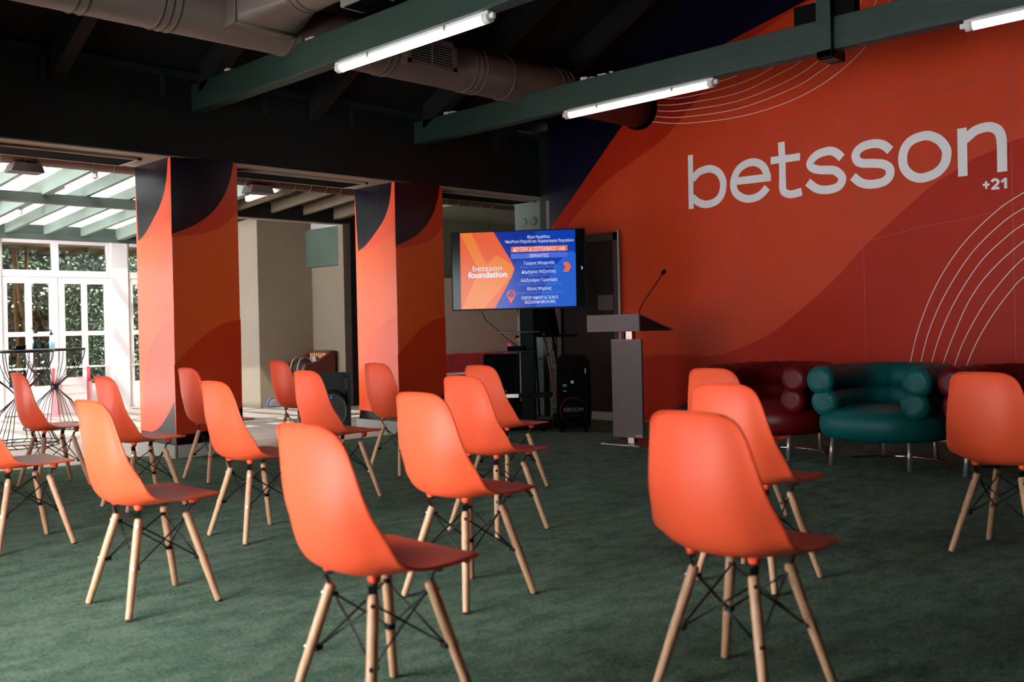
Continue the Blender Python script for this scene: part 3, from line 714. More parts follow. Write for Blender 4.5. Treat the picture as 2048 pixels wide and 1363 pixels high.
# ------------------------------------------------------------------ wire tables
def wire_table(x, y, R, lab, h=.95, n=16, Rb=None):
    t = thing('wire_table', lab, 'table', (x, y, 0), 0, 'hourglass wire bar tables'); Rb = Rb or R
    m = MB(); m.lathe([(0, h - .018), (R - .004, h - .018), (R, h - .012), (R, h - .004), (R - .006, h), (0, h)], 48); m.build('table_top', M['top_black'], t)
    m = MB()
    for i in range(n):
        a0 = 2 * PI * (i // 2 * 2 + .5) / n + (.07 if i % 2 else -.07); a = a0
        ca, sa = math.cos(a), math.sin(a)
        pts = catmull([(R * .98 * ca, R * .98 * sa, h - .02), (R * .93 * ca, R * .93 * sa, h - .12), (R * .68 * ca, R * .68 * sa, h - .27), (R * .3 * ca, R * .3 * sa, h - .38), (.03 * ca, .03 * sa, h - .455)], 5)
        m.tube(pts, .0044, 6)
        m.tube([(.03 * ca, .03 * sa, h - .455), (.032 * ca, .032 * sa, .5 * h), (Rb * .52 * ca, Rb * .52 * sa, .355 * h), (Rb * ca, Rb * sa, .035)], .0044, 6)
    m.build('wire_cage', M['wire'], t)
    m = MB(); m.tube([(0, 0, .46), (0, 0, .53)], .042, 20); m.build('waist_collar', M['wire'], t)
    for (r_, z_) in ((R * .98, h - .024), (Rb, .008), (Rb * .985, .04)):
        m = MB(); m.tube([(r_ * math.cos(2 * PI * k / 48), r_ * math.sin(2 * PI * k / 48), z_) for k in range(48)], .005, 6, closed=True)
        if z_ != .04: m.build('ring', M['wire'], t)
    for i in range(24):
        a = 2 * PI * i / 24; a2 = a + .13
        m.tube([(Rb * .985 * math.cos(a), Rb * .985 * math.sin(a), .04), (Rb * math.cos(a2), Rb * math.sin(a2), .008)], .004, 5)
    m.build('base_lattice', M['wire'], t)
    return t
wire_table(3.56, 10.54, .335, 'black hourglass wire bar table nearest the camera, with an ashtray on it', .965, 16, .365)
wire_table(4.54, 12.24, .35, 'black hourglass wire bar table farther back, with only a clear bottle on it', .95)
wire_table(5.77, 10.78, .32, 'wire bar table hidden behind the painted pillar, only its edge showing', .95)
def pump_bottle(x, y, z, lab):
    t = thing('pump_bottle', lab, 'bottle', (x, y, z), 0, 'hand gel bottles')
    m = MB(); m.lathe([(0, 0), (.036, 0), (.039, .004), (.039, .1), (.034, .125), (.016, .15), (.015, .162), (0, .162)], 28); m.build('bottle', M['clear'], t)
    m = MB(); m.lathe([(0, .003), (.036, .003), (.036, .075), (0, .075)], 24); m.build('gel', M['gel'], t)
    m = MB(); m.lathe([(.0, .16), (.018, .16), (.018, .185), (.007, .19), (.006, .215), (0, .215)], 20); m.tube([(0, 0, .213), (-.02, 0, .218), (-.035, 0, .208)], .006, 8); m.build('pump', M['rubber'], t)
    return t
pt = pump_bottle(3.69, 10.42, .966, 'clear pump bottle of blue gel with a dark label, on the nearer wire table')
m = MB(); vs = []
for k in range(9):
    a = -1.9 + k * .16
    vs += [(.0398 * math.cos(a), .0398 * math.sin(a), .05), (.0398 * math.cos(a), .0398 * math.sin(a), .1)]
m.add(vs, [(2 * k, 2 * k + 2, 2 * k + 3, 2 * k + 1) for k in range(8)], 0); m.build('bottle_label', M['label_blue'], pt)
pump_bottle(4.5, 12.2, .951, 'clear pump bottle of pale gel standing on the farther wire table')
m = MB(); m.lathe([(0, 0), (.055, 0), (.062, .006), (.064, .034), (.058, .04), (.05, .036), (.048, .014), (0, .012)], 32)
for k in range(16):
    a = 2 * PI * k / 16; m.obox((.061 * math.cos(a), .061 * math.sin(a), .036), (.006 * math.cos(a), .006 * math.sin(a), 0), (-.005 * math.sin(a), .005 * math.cos(a), 0), (0, 0, .007))
o = m.build('ashtray', M['black_gloss']); o.location = (3.53, 10.42, .966); tag(o, 'black scalloped round ashtray beside the gel bottle on the nearer wire table', 'ashtray')
m = MB(); m.lathe([(0, 0), (.07, 0), (.1, .08), (.09, .2), (.05, .3), (.03, .34), (0, .35)], 20); o = m.build('dark_bundle', mat('navy_cloth', (34, 40, 66), .8, bump=.6, bscale=20)); o.location = (5.95, 10.6, .951)
tag(o, 'dark navy cloth bundle on the hidden wire table behind the pillar', 'bundle')

# ------------------------------------------------------------------ brown armchair, bag, cloth, floor bag
ac = thing('armchair', 'small brown leather armchair with a wooden slatted back in the terrace corner', 'armchair', (8.2, 12.4, 0))
for s in (-1, 1):
    m = MB(); y_ = s * .27
    m.prism([(-.26, y_ - .04, .3), (-.28, y_ - .04, .56), (-.24, y_ - .04, .62), (-.02, y_ - .04, .66), (.2, y_ - .04, .79), (.27, y_ - .04, .8), (.27, y_ - .04, .3)], (0, .08, 0)); m.build('arm', M['leather_brown'], ac, bevel=.02)
m = MB(); m.box(.2, -.27, .4, .27, .27, .8); m.build('back_frame', M['leather_brown'], ac, bevel=.012)
m = MB()
for k in range(9): m.box(.17, -.22 + k * .05, .42, .2, -.195 + k * .05, .765)
m.build('back_slats', M['wood_slat'], ac, bevel=.004)
m = MB(); m.box(-.27, -.235, .3, .2, .235, .42); m.build('seat_cushion', mat('red_seat', (170, 50, 50), .5), ac, bevel=.02)
m = MB(); m.box(-.26, -.24, .24, .25, .24, .3); m.build('seat_rail', M['wood_slat'], ac)
for sx in (-.23, .23):
    for sy in (-.27, .27): m = MB(); m.tube([(sx, sy, 0), (sx * .95, sy, .3)], [.015, .022], 10); m.build('leg', M['wood_slat'], ac)
bg = thing('duffel_bag', 'black canvas bag with tan straps slumped on the brown armchair', 'bag', (8.12, 12.42, .42))
m = MB(); m.lathe([(0, 0), (.14, 0), (.17, .04), (.165, .12), (.13, .19), (.06, .215), (0, .22)], 28); o = m.build('bag_body', M['bag'], bg); o.scale = (.8, 1.35, 1.2)
for yy in (-.1, .08):
    m = MB(); pts = catmull([(-.15, yy, .03), (-.16, yy, .14), (-.1, yy, .27), (.0, yy, .29), (.1, yy, .24)], 5)
    for i in range(len(pts) - 1):
        m.obox((pts[i] + pts[i + 1]) / 2, (pts[i + 1] - pts[i]) * .55, (0, .011, 0), (pts[i + 1] - pts[i]).cross(Vector((0, 1, 0))).normalized() * .004)
    m.build('strap', M['strap'], bg)
m = MB(); m.tube(catmull([(-.16, .16, .18), (-.22, .2, .05), (-.2, .22, -.08), (-.22, .2, -.2)], 5), .014, 8); m.build('shoulder_strap', M['strap'], bg)
def cloth_lump(x, y, z, sx, sy, sz, lab, seed):
    rnd = random.Random(seed); m = MB(); n = 20; vs = []; fs = []
    for i in range(9):
        for k in range(n):
            a = 2 * PI * k / n; t_ = i / 8; r = math.sin(min(1, t_ + .001) * PI / 2) * (1 + .18 * math.sin(5 * a + seed) + .1 * rnd.random())
            vs.append((sx * r * math.cos(a), sy * r * math.sin(a), sz * (math.cos(t_ * PI / 2) * (1 + .15 * math.sin(3 * a + 2)))))
    for i in range(8):
        for k in range(n): fs.append((i * n + k, i * n + (k + 1) % n, (i + 1) * n + (k + 1) % n, (i + 1) * n + k))
    m.add(vs, fs, 0, True); o = m.build('cloth', M['cloth']); o.location = (x, y, z)
    return tag(o, lab, 'cloth')
cloth_lump(8.05, 12.26, .42, .1, .1, .1, 'grey cloth bunched at the front of the armchair seat, below the bag', 3)
cloth_lump(8.22, 12.24, .5, .1, .1, .2, 'grey cloth heaped between the bag and the slatted back of the armchair', 5)
fb = thing('floor_bag', 'grey see-through zip bag with blue piping lying on the floor at the wall corner', 'bag', (7.85, 12.66, 0), -.6)
m = MB(); m.prism([(-.14, -.05, 0), (-.16, -.05, .06), (-.1, -.04, .13), (.12, -.03, .07), (.15, -.04, 0)], (0, .1, 0)); m.build('bag_body', mat('grey_mesh_bag', (120, 116, 120), .4), fb, bevel=.015)
m = MB(); m.tube([(-.14, -.055, 0), (-.16, -.055, .065), (-.1, -.045, .135), (-.08, .0, .135)], .008, 8); m.build('piping', mat('blue_piping', (70, 110, 200), .5), fb)

# ------------------------------------------------------------------ red velvet sofa beyond the arcade
sf = thing('velvet_sofa', 'red velvet sofa against the back wall beyond the right-hand arcade opening', 'sofa', (10.7, 11.3, 0))
m = MB(); m.box(-1.3, .2, .12, 1.1, .38, .7); m.build('backrest', M['velvet'], sf, bevel=.03)
m = MB(); m.box(-1.3, -.3, .12, 1.1, .22, .4); m.build('seat', M['velvet'], sf, bevel=.04)
m = MB(); m.box(.98, -.3, .12, 1.12, .38, .66); m.build('arm', M['velvet'], sf, bevel=.03)
for sx in (-1.2, 1.0):
    for sy in (-.25, .3): m = MB(); m.tube([(sx, sy, 0), (sx, sy, .13)], .025, 10); m.build('leg', M['black'], sf)
m = MB(); m.prism([(-.2, -.05, -.2), (.2, -.05, -.2), (.23, -.05, .0), (.18, -.05, .2), (-.2, -.05, .2)], (0, .1, 0)); o = m.build('cushion', M['pink'], bevel=.04); o.location = (11.4, 11.33, .6); o.rotation_euler = (.2, .35, 0)
tag(o, 'pink velvet cushion propped at the right end of the red sofa', 'cushion')

# ------------------------------------------------------------------ audio speakers
def rrect(x0, x1, z0, z1, r, n=6):
    out = []
    for (cx, cz, a0) in ((x1 - r, z0 + r, -PI / 2), (x1 - r, z1 - r, 0), (x0 + r, z1 - r, PI / 2), (x0 + r, z0 + r, PI)):
        for k in range(n + 1): a = a0 + PI / 2 * k / n; out.append((cx + r * math.cos(a), cz + r * math.sin(a)))
    return out
# small black cabinet near the painted pillar: local -y is the front
sp = thing('loudspeaker', 'black moulded loudspeaker on the floor beside the right-hand painted pillar', 'speaker', (6.33, 9.12, 0), -.72)
m = MB(); hw = .2; H_ = .63
m.prism([(-hw, .0, 0), (hw, .0, 0), (hw * .78, .3, 0), (-hw * .78, .3, 0)], (0, 0, H_ - .02)); m.build('cabinet', M['speaker_grey'], sp, bevel=.02)
m = MB(); out = rrect(-hw, hw, 0, H_, .03); inn = rrect(-hw + .028, hw - .028, .3, H_ - .04, .03)
N = len(out)
m.add([(x, -.035, z) for x, z in out] + [(x, -.035, z) for x, z in inn] + [(x * .7, .02, z * .85 + .08) for x, z in inn] + [(x, .01, z) for x, z in out],
      [(i, (i + 1) % N, N + (i + 1) % N, N + i) for i in range(N)] + [(N + i, N + (i + 1) % N, 2 * N + (i + 1) % N, 2 * N + i) for i in range(N)] + [tuple(range(2 * N, 3 * N))] + [(i, 3 * N + i, 3 * N + (i + 1) % N, (i + 1) % N) for i in range(N)])
m.build('horn_baffle', M['speaker_grey'], sp)
m = MB()     # domed hood over the woofer grille
vs = []; fs = []; n = 24
for j, (sc, yy) in enumerate(((1.0, -.02), (.99, -.06), (.9, -.085), (.84, -.075))):
    for k in range(n + 1): a = PI * k / n; vs.append((.172 * sc * math.cos(a), yy, .27 + .17 * sc * math.sin(a)))
for j in range(3):
    for k in range(n): fs.append((j * (n + 1) + k, j * (n + 1) + k + 1, (j + 1) * (n + 1) + k + 1, (j + 1) * (n + 1) + k))
m.add(vs, fs, 0, True); m.build('hood', M['speaker_grey'], sp)
m = MB(); pts = []
for k in range(40):
    a = 2 * PI * k / 40; pts.append((.15 * math.cos(a), -.05, .215 + .2 * math.sin(a) * (1 if math.sin(a) < 0 else .88)))
m.prism(pts, (0, .03, 0)); m.build('woofer_grille', M['mesh_grille'], sp)
m = MB(); m.tube([(p[0] * 1.02, -.052, p[2]) for p in pts], .003, 6, closed=True); m.build('grille_rim', mat('rim_grey', (110, 106, 108), .4), sp)
m = MB(); m.lathe([(0, 0), (.02, 0), (.02, .006), (0, .006)], 20); o = m.build('badge', mat('badge_blue', (40, 90, 190), .3), sp); o.rotation_euler = (PI / 2, 0, 0); o.location = (0, -.052, .36)
m = MB(); m.box(-.05, -.054, .03, .05, -.05, .042, 0); m.box(-.02, -.054, .012, .05, -.05, .024, 1); m.build('name_plate', [mat('plate_silver', (170, 170, 170), .4), mat('plate_blue', (30, 60, 140), .4)], sp)

def text_mesh(body, mb, place, mi=0, bold=0):
    """adds a line of text (converted to a mesh) to mb through place(x, y) with x in 0..1 and y in em units"""
    cu = bpy.data.curves.new('t', 'FONT'); cu.body = body; cu.offset = bold; cu.resolution_u = 3
    ob = bpy.data.objects.new('t', cu); C.objects.link(ob)
    dg = bpy.context.evaluated_depsgraph_get(); dg.update()
    me = bpy.data.meshes.new_from_object(ob.evaluated_get(dg))
    if me.vertices:
        x0 = min(v.co.x for v in me.vertices); x1 = max(v.co.x for v in me.vertices)
        mb.add([place((v.co.x - x0) / (x1 - x0), v.co.y) for v in me.vertices], [tuple(p.vertices) for p in me.polygons], mi)
    bpy.data.meshes.remove(me); bpy.data.objects.remove(ob); bpy.data.curves.remove(cu)

# party speaker left of the lectern: front faces the camera side
xb = thing('party_speaker', 'tall glossy black party speaker with a red ring, standing by the dark door', 'speaker', (7.55, 6.68, 0), -PI / 4 - .12)
m = MB(); prof = [(-.165, .06), (.165, .06), (.175, .2), (.168, .72), (.12, .79), (-.12, .79), (-.165, .74), (-.17, .2)]
m.prism([(x, 0, z) for x, z in prof], (0, .3, 0)); m.build('cabinet', M['black'], xb, bevel=.012)
m = MB(); m.prism([(x * .93, -.006, .425 + (z - .425) * .96) for x, z in prof], (0, .012, 0)); m.build('front_panel', M['black_gloss'], xb, bevel=.004)
m = MB(); m.lathe([(.128, 0), (.135, .005), (.128, .01)], 48); o = m.build('red_ring', mat('red_ring', (110, 8, 12), .4), xb); o.rotation_euler = (PI / 2, 0, 0); o.location = (0, -.006, .225)
m = MB(); m.lathe([(0, 0), (.118, 0), (.12, .006), (.05, .014), (0, .016)], 40); o = m.build('woofer', M['black_matte'], xb); o.rotation_euler = (PI / 2, 0, 0); o.location = (0, -.008, .225)
m = MB(); m.lathe([(0, 0), (.05, 0), (.055, .008), (0, .01)], 40); o = m.build('tweeter', M['black_matte'], xb); o.rotation_euler = (PI / 2, 0, 0); o.location = (0, -.008, .64)
m = MB(); text_mesh('XBOOM', m, lambda u, v: (-.1 + .2 * u, -.0255, .218 + v * .058)); m.build('lettering', mat('grey_letters', (120, 120, 124), .4), xb)
m = MB()
for zz in (.42, .47, .485): m.box(-.1, -.01, zz, -.06, -.006, zz + .006)
m.box(.125, -.01, .6, .135, -.006, .65); m.box(-.02, -.01, .5, .01, -.006, .53); m.build('control', mat('control_silver', (190, 180, 180), .35), xb)
for sx in (-.12, .12):
    for yy in (.04, .25): m = MB(); m.tube([(sx - .015, yy, .03), (sx + .015, yy, .03)], .03, 16); m.box(sx - .02, yy - .015, .03, sx + .02, yy + .015, .065); m.build('caster', M['black'], xb)

cs = thing('flight_case', 'black box-shaped stage case behind the television stand', 'case', (8.43, 8.56, 0), -.78)
m = MB(); m.box(-.24, -.2, .03, .24, .2, .76); m.build('case_body', M['black_matte'], cs, bevel=.01)
m = MB(); m.box(-.03, -.215, .3, .03, -.2, .34); m.build('latch', M['chrome'], cs)
for sx in (-.2, .2):
    for sy in (-.16, .16): m = MB(); m.tube([(sx, sy, 0), (sx, sy, .035)], .02, 12); m.build('foot', M['rubber'], cs)

# ------------------------------------------------------------------ television and stand
TLc = CAM + ray(900, 468) * 10.46; TRc = CAM + ray(1168, 453) * 10.27; BRc = CAM + ray(1175, 612) * 10.27; BLc = CAM + ray(907, 624) * 10.46
L_ = (TLc + BLc) / 2; R_ = (TRc + BRc) / 2; L_.z = R_.z = (L_.z + R_.z) / 2
axx = (R_ - L_); TW = axx.length; axx.normalize(); tvang = math.atan2(axx.y, axx.x)
TH = ((TLc - BLc).length + (TRc - BRc).length) / 2
mid = (L_ + R_) / 2
tv = thing('television', 'wide black television showing a blue and orange event slide, on a wheeled stand', 'television', mid, tvang)
fw, fh = TW / 2, TH / 2      # local x right, local -y towards the viewer, z up
m = MB(); m.box(-fw, .004, -fh, fw, .05, fh); m.box(-fw * .6, .05, -fh * .7, fw * .6, .075, fh * .5); m.build('casing', M['black'], tv, bevel=.004)
m = MB(); m.box(-fw, -.004, -fh, fw, .004, -fh + .012); m.box(-fw, -.004, fh - .008, fw, .004, fh); m.box(-fw, -.004, -fh, -fw + .008, .004, fh); m.box(fw - .008, -.004, -fh, fw, .004, fh)
m.build('bezel', mat('bezel_dark', (10, 9, 10), .5, spec=.1), tv)
# picture coordinates -> screen plane (bilinear inverse of the four corners as seen)
QC = [(115, 238), (1788, 138), (1828, 1135), (162, 1200)]
def uv(x, y):
    u = v = .5
    for _ in range(12):
        px = (1 - u) * (1 - v) * QC[0][0] + u * (1 - v) * QC[1][0] + u * v * QC[2][0] + (1 - u) * v * QC[3][0]
        py = (1 - u) * (1 - v) * QC[0][1] + u * (1 - v) * QC[1][1] + u * v * QC[2][1] + (1 - u) * v * QC[3][1]
        u += (x - px) / 1670; v += (y - py - (x - px) * -.05) / 980
    return u, v
def S(x, y, off=0): u, v = uv(x, y); return (-fw + 2 * fw * u, -.0005 - off, fh - 2 * fh * v)
def scr(name, rgb, s=.5):
    m_ = emis(name, rgb, s, (10, 10, 12)); p = m_.node_tree.nodes['Principled BSDF']; p.inputs['Roughness'].default_value = .16; p.inputs['Specular IOR Level'].default_value = .12; return m_
smats = [M['black_gloss'], scr('screen_blue', (8, 62, 176)), scr('screen_blue_dark', (6, 44, 150)), scr('screen_blue_light', (40, 96, 206)), scr('screen_orange', (234, 96, 52)), scr('screen_amber', (240, 128, 50)),
         scr('screen_violet', (78, 108, 216)), scr('screen_white', (225, 232, 250)), scr('screen_pale', (92, 130, 216)), scr('screen_band', (238, 110, 72))]
m = MB()
m.poly([(-fw + .008, -.0002, -fh + .012), (fw - .008, -.0002, -fh + .012), (fw - .008, -.0002, fh - .008), (-fw + .008, -.0002, fh - .008)], 0)
def P(pts, mi, off): m.poly([S(x, y, off) for x, y in pts], mi)
P([(230, 240), (1668, 158), (1702, 1115), (272, 1178)], 1, .0002)
P([(655, 215), (1150, 187), (1230, 330), (1180, 380), (930, 600), (930, 665)], 2, .0004)
P([(1200, 1138), (1420, 620), (1610, 420), (1680, 450), (1702, 1115)], 3, .0004)
P([(230, 240), (655, 215), (895, 590), (930, 665), (900, 760), (695, 1160), (272, 1178)], 4, .0006)
P([(235, 250), (370, 232), (620, 700), (420, 1170), (280, 1176), (480, 700)], 5, .0008)
P([(500, 700), (700, 500), (880, 600), (920, 668), (880, 780), (640, 1060), (560, 1165), (440, 1169)], 5, .0009)
P([(880, 395), (1578, 358), (1578, 425), (880, 462)], 9, .0006)
P([(880, 480), (1578, 440), (1580, 505), (882, 543)], 6, .0006)
P([(1525, 572), (1590, 568), (1628, 620), (1595, 690), (1530, 688), (1558, 630)], 9, .0008)
m.build('screen', smats, tv, fix=False)
def T(body, x0, x1, yc, h, mi, bold=0.0, slope=-.052):
    m = MB()
    def place(u, v):
        x = x0 + (x1 - x0) * u; y = yc + (x - (x0 + x1) / 2) * slope + h * .36 - v * h
        return S(x, y, .0014)
    text_mesh(body, m, place, 0, bold)
    m.build('text_line', smats[7 + mi], tv, fix=False)
T('Θέμα Ημερίδας:', 1078, 1362, 258, 50, 0, .005)
T('Υπεύθυνο Παιχνίδι και Χειραγώγηση Παιχνιδιών', 798, 1655, 312, 50, 0, .005)
T('ΔΕΥΤΕΡΑ 26 ΣΕΠΤΕΜΒΡΙΟΥ 14:00', 908, 1548, 412, 72, 0, .005)
T('ΟΜΙΛΗΤΕΣ', 1110, 1348, 494, 55, 0, .005)
T('Γιώργος Μαυρωτάς', 1046, 1425, 584, 56, 0, .005)
T('Γενικός Γραμματέας Αθλητισμού', 1003, 1470, 632, 40, 1)
T('Δημήτριος Ντζανάτος', 1020, 1445, 692, 56, 0, .005)
T('Πρόεδρος Ε.Ε.Ε.Π.', 1108, 1370, 738, 40, 1)
T('Αλέξανδρος Γεροντικός', 1010, 1465, 797, 56, 0, .005)
T('Διευθυντής Πωλήσεων Sportradar AG', 970, 1517, 846, 40, 1)
T('Θάνος Μαρίνος', 1090, 1392, 903, 56, 0, .005)
T('Διευθύνων Σύμβουλος Betsson Greece', 970, 1532, 952, 40, 1)
T('ΓΕΩΡΓΙΟΥ ΑΝΔΡΕΟΥ 56, Τ.Κ 546 27,', 1022, 1480, 1016, 52, 0, .005)
T('ΘΕΣΣΑΛΟΝΙΚΗ (MYLOS AREA)', 1065, 1443, 1070, 52, 0, .005)
T('betsson', 405, 770, 662, 100, 0, 0)
T('foundation', 348, 838, 742, 104, 0, .03)
m = MB(); pc = [(893 + 54 * math.cos(a), 985 + 54 * math.sin(a)) for a in [PI * .85 + PI * 1.3 * k / 24 for k in range(25)]]
P(pc + [(893, 1098)], 0, .0012)
P([(893 + 40 * math.cos(2 * PI * k / 24), 985 + 40 * math.sin(2 * PI * k / 24)) for k in range(24)], 1, .0014)
text_mesh('BETSSON', m, lambda u, v: S(858 + 70 * u, 984 - v * 24, .0018), 0, .02); text_mesh('HUB', m, lambda u, v: S(876 + 36 * u, 1014 - v * 24, .0018), 0, .02)
m.build('map_pin', [smats[4], smats[2]], tv, fix=False)
m = MB()
for a_, b_ in (((1750, 618), (1772, 636)), ((1772, 636), (1752, 655))):
    ribbon(m, [Vector(S(*a_, .001)), Vector(S(*b_, .001))], .006, (0, -1, 0))
m.build('next_arrow', smats[7], tv, fix=False)

st = thing('television_stand', 'black wheeled stand with steel-edged column and shelves under the television', 'stand', (mid.x + .02, mid.y - .0, 0), tvang)
m = MB(); m.box(-.02, .09, .04, .125, .18, 1.6); m.box(-.1, .075, 1.3, .24, .1, 1.9); m.build('column', M['black'], st, bevel=.006)
m = MB(); m.box(-.03, .085, .3, -.02, .12, 1.3); m.build('steel_edge', mat('dull_steel', (150, 128, 122), .6, metal=.4, spec=.2), st)
m = MB(); m.box(-.25, -.0, 1.02, .2, .12, 1.035); m.build('shelf', M['black_gloss'], st, bevel=.003)
m = MB(); m.box(-.31, -.0, .82, .16, .14, .833); m.build('shelf', M['black_gloss'], st, bevel=.003)
m = MB(); m.box(-.17, -.02, .345, .3, .22, .385); m.box(-.17, -.024, .345, -.035, -.02, .385, 1); m.build('shelf', [M['black'], M['steel']], st, bevel=.003)
m = MB(); m.box(-.3, -.18, .04, .26, .45, .075); m.build('base', M['black'], st, bevel=.01)
for sx in (-.26, .22):
    for sy in (-.14, .4): m = MB(); m.tube([(sx - .012, sy, .024), (sx + .012, sy, .024)], .024, 14); m.build('caster', M['black'], st)
m = MB(); m.box(-.15, -.0, .834, .02, .12, .88); o = m.build('set_top_box', M['black_matte'], bevel=.006); o.location = (mid.x + .02, mid.y, 0); o.rotation_euler.z = tvang
tag(o, 'small black media box on the middle shelf of the television stand', 'media box')
# artist easel-like frame behind the stand
ea = thing('easel', 'dark folding easel frame with a pale wooden leg behind the television stand', 'easel', (8.25, 7.75, 0), tvang)
m = MB(); m.prism([(-.32, .05, 1.45), (.12, .05, 1.45), (.2, .05, .98), (-.22, .05, .98)], (0, .02, 0)); m.build('board', M['black_matte'], ea)
m = MB(); m.tube([(.02, 0, 1.0), (.2, -.12, .02)], .014, 8); m.build('leg', mat('pale_easel_wood', (170, 128, 108), .5), ea)
m = MB(); m.tube([(.06, .03, 1.4), (.26, -.05, .02)], .013, 8); m.build('leg', M['black'], ea)
m = MB(); m.tube([(-.2, .03, 1.4), (-.36, .1, .02)], .013, 8); m.build('leg', M['black'], ea)
m = MB(); m.tube([(-.1, .08, 1.4), (-.1, .5, .02)], .013, 8); m.build('leg', M['black'], ea)
m = MB(); m.box(-.3, -.03, .96, .4, .05, .985); m.build('tray', M['black_matte'], ea)
def cable(pts, lab, r=.005):
    m = MB(); m.tube(catmull(pts, 8), r, 6); tag(m.build('cable', M['black_rod']), lab, 'cable')
A = lambda x, y, d: CAM + ray(x, y) * d
cable([A(963, 622, 10.5), A(972, 640, 10.5), A(990, 655, 10.5), A(1012, 675, 10.5), A(1035, 692, 10.5), A(1045, 705, 10.4)], 'thin black cable hanging from the back of the television towards the stand')
cable([A(1062, 708, 10.45), A(1080, 718, 10.5), A(1100, 705, 10.6), A(1110, 690, 10.7), A(1114, 670, 10.8)], 'thin black cable looping from the television stand to the corner')
cable([(7.75, 6.6, .012), (7.7, 6.35, .012), (7.45, 6.0, .012), (7.2, 5.8, .012), (7.12, 5.62, .02)], 'black cable lying on the carpet from the party speaker to the lectern')
m = MB(); m.box(-.12, -.08, 0, .12, .08, .13); o = m.build('power_unit', M['black_matte'], bevel=.015); o.location = (8.0, 7.2, .008); o.rotation_euler.z = -.7; tag(o, 'small black power unit on the floor between the television stand and the party speaker', 'power unit')

# ------------------------------------------------------------------ lectern
lc = thing('lectern', 'grey laminate lectern with steel base in front of the orange wall', 'lectern', (7.03, 5.57, 0))
m = MB(); m.box(-.1, -.2, .006, .36, .24, .018); m.build('base_plate', M['steel'], lc, bevel=.003)
m = MB(); m.box(.03, -.04, .018, .09, .03, 1.03); m.build('post', M['steel'], lc, bevel=.003)
m = MB(); m.tube([(.12, .1, .018), (.12, .1, 1.03)], .014, 12); m.build('tube_post', M['chrome'], lc)
m = MB(); m.box(0, -.165, .07, .025, .175, .95); fp = m.build('front_panel', M['lectern'], lc, bevel=.002)
m = MB(); m.box(-.002, -.165, .93, .0, .175, .95); m.build('panel_edge', M['lectern_edge'], fp)
m = MB(); m.box(-.003, -.157, .082, -.0005, -.09, .102); m.build('maker_plate', mat('maker_plate', (150, 146, 140), .4, metal=.5), fp)
for zz in (.83, .2): m = MB(); m.lathe([(0, 0), (.009, 0), (.009, .004), (0, .006)], 16); o = m.build('screw', M['steel'], fp); o.rotation_euler = (0, -PI / 2, 0); o.location = (0, .0, zz)
dk = MB(); y0_, y1_ = -.24, .355; dk.box(-.12, y0_, 1.02, -.1, y1_, 1.172); dd = dk.build('desk_front', M['lectern'], lc, bevel=.002)
m = MB(); m.prism([(-.1, y0_, 1.16), (-.1, y0_, 1.172), (.38, y0_, 1.03), (.38, y0_, 1.018)], (0, y1_ - y0_, 0)); m.build('desk_top', M['lectern_edge'], lc)
m = MB(); m.prism([(-.1, y0_ + .004, 1.022), (-.1, y0_ + .004, 1.16), (.36, y0_ + .004, 1.022)], (0, y1_ - y0_ - .008, 0)); m.build('desk_box', M['lectern_under'], lc)
for yy in (-.1, .13):
    for zz in (1.06, 1.13): m = MB(); m.lathe([(0, 0), (.008, 0), (.008, .005), (0, .008)], 16); o = m.build('screw', M['chrome'], dd); o.rotation_euler = (0, -PI / 2, 0); o.location = (-.12, yy, zz)
mc = thing('microphone', 'black gooseneck microphone standing on the lectern desk', 'microphone', (6.99, 5.38, 1.15))
m = MB(); gp = catmull([(0, 0, 0), (0, -.0, .06), (.01, -.04, .13), (.03, -.15, .27), (.04, -.225, .365)], 6); m.tube(gp, [.012 if i < 2 else .0045 for i in range(len(gp))], 10); m.build('gooseneck', M['black'], mc)
m = MB(); m.tube([(.039, -.218, .355), (.041, -.226, .367), (.043, -.236, .38), (.045, -.246, .392), (.046, -.25, .397)], [.008, .015, .018, .014, .005], 14); m.build('foam_tip', M['black_matte'], mc)

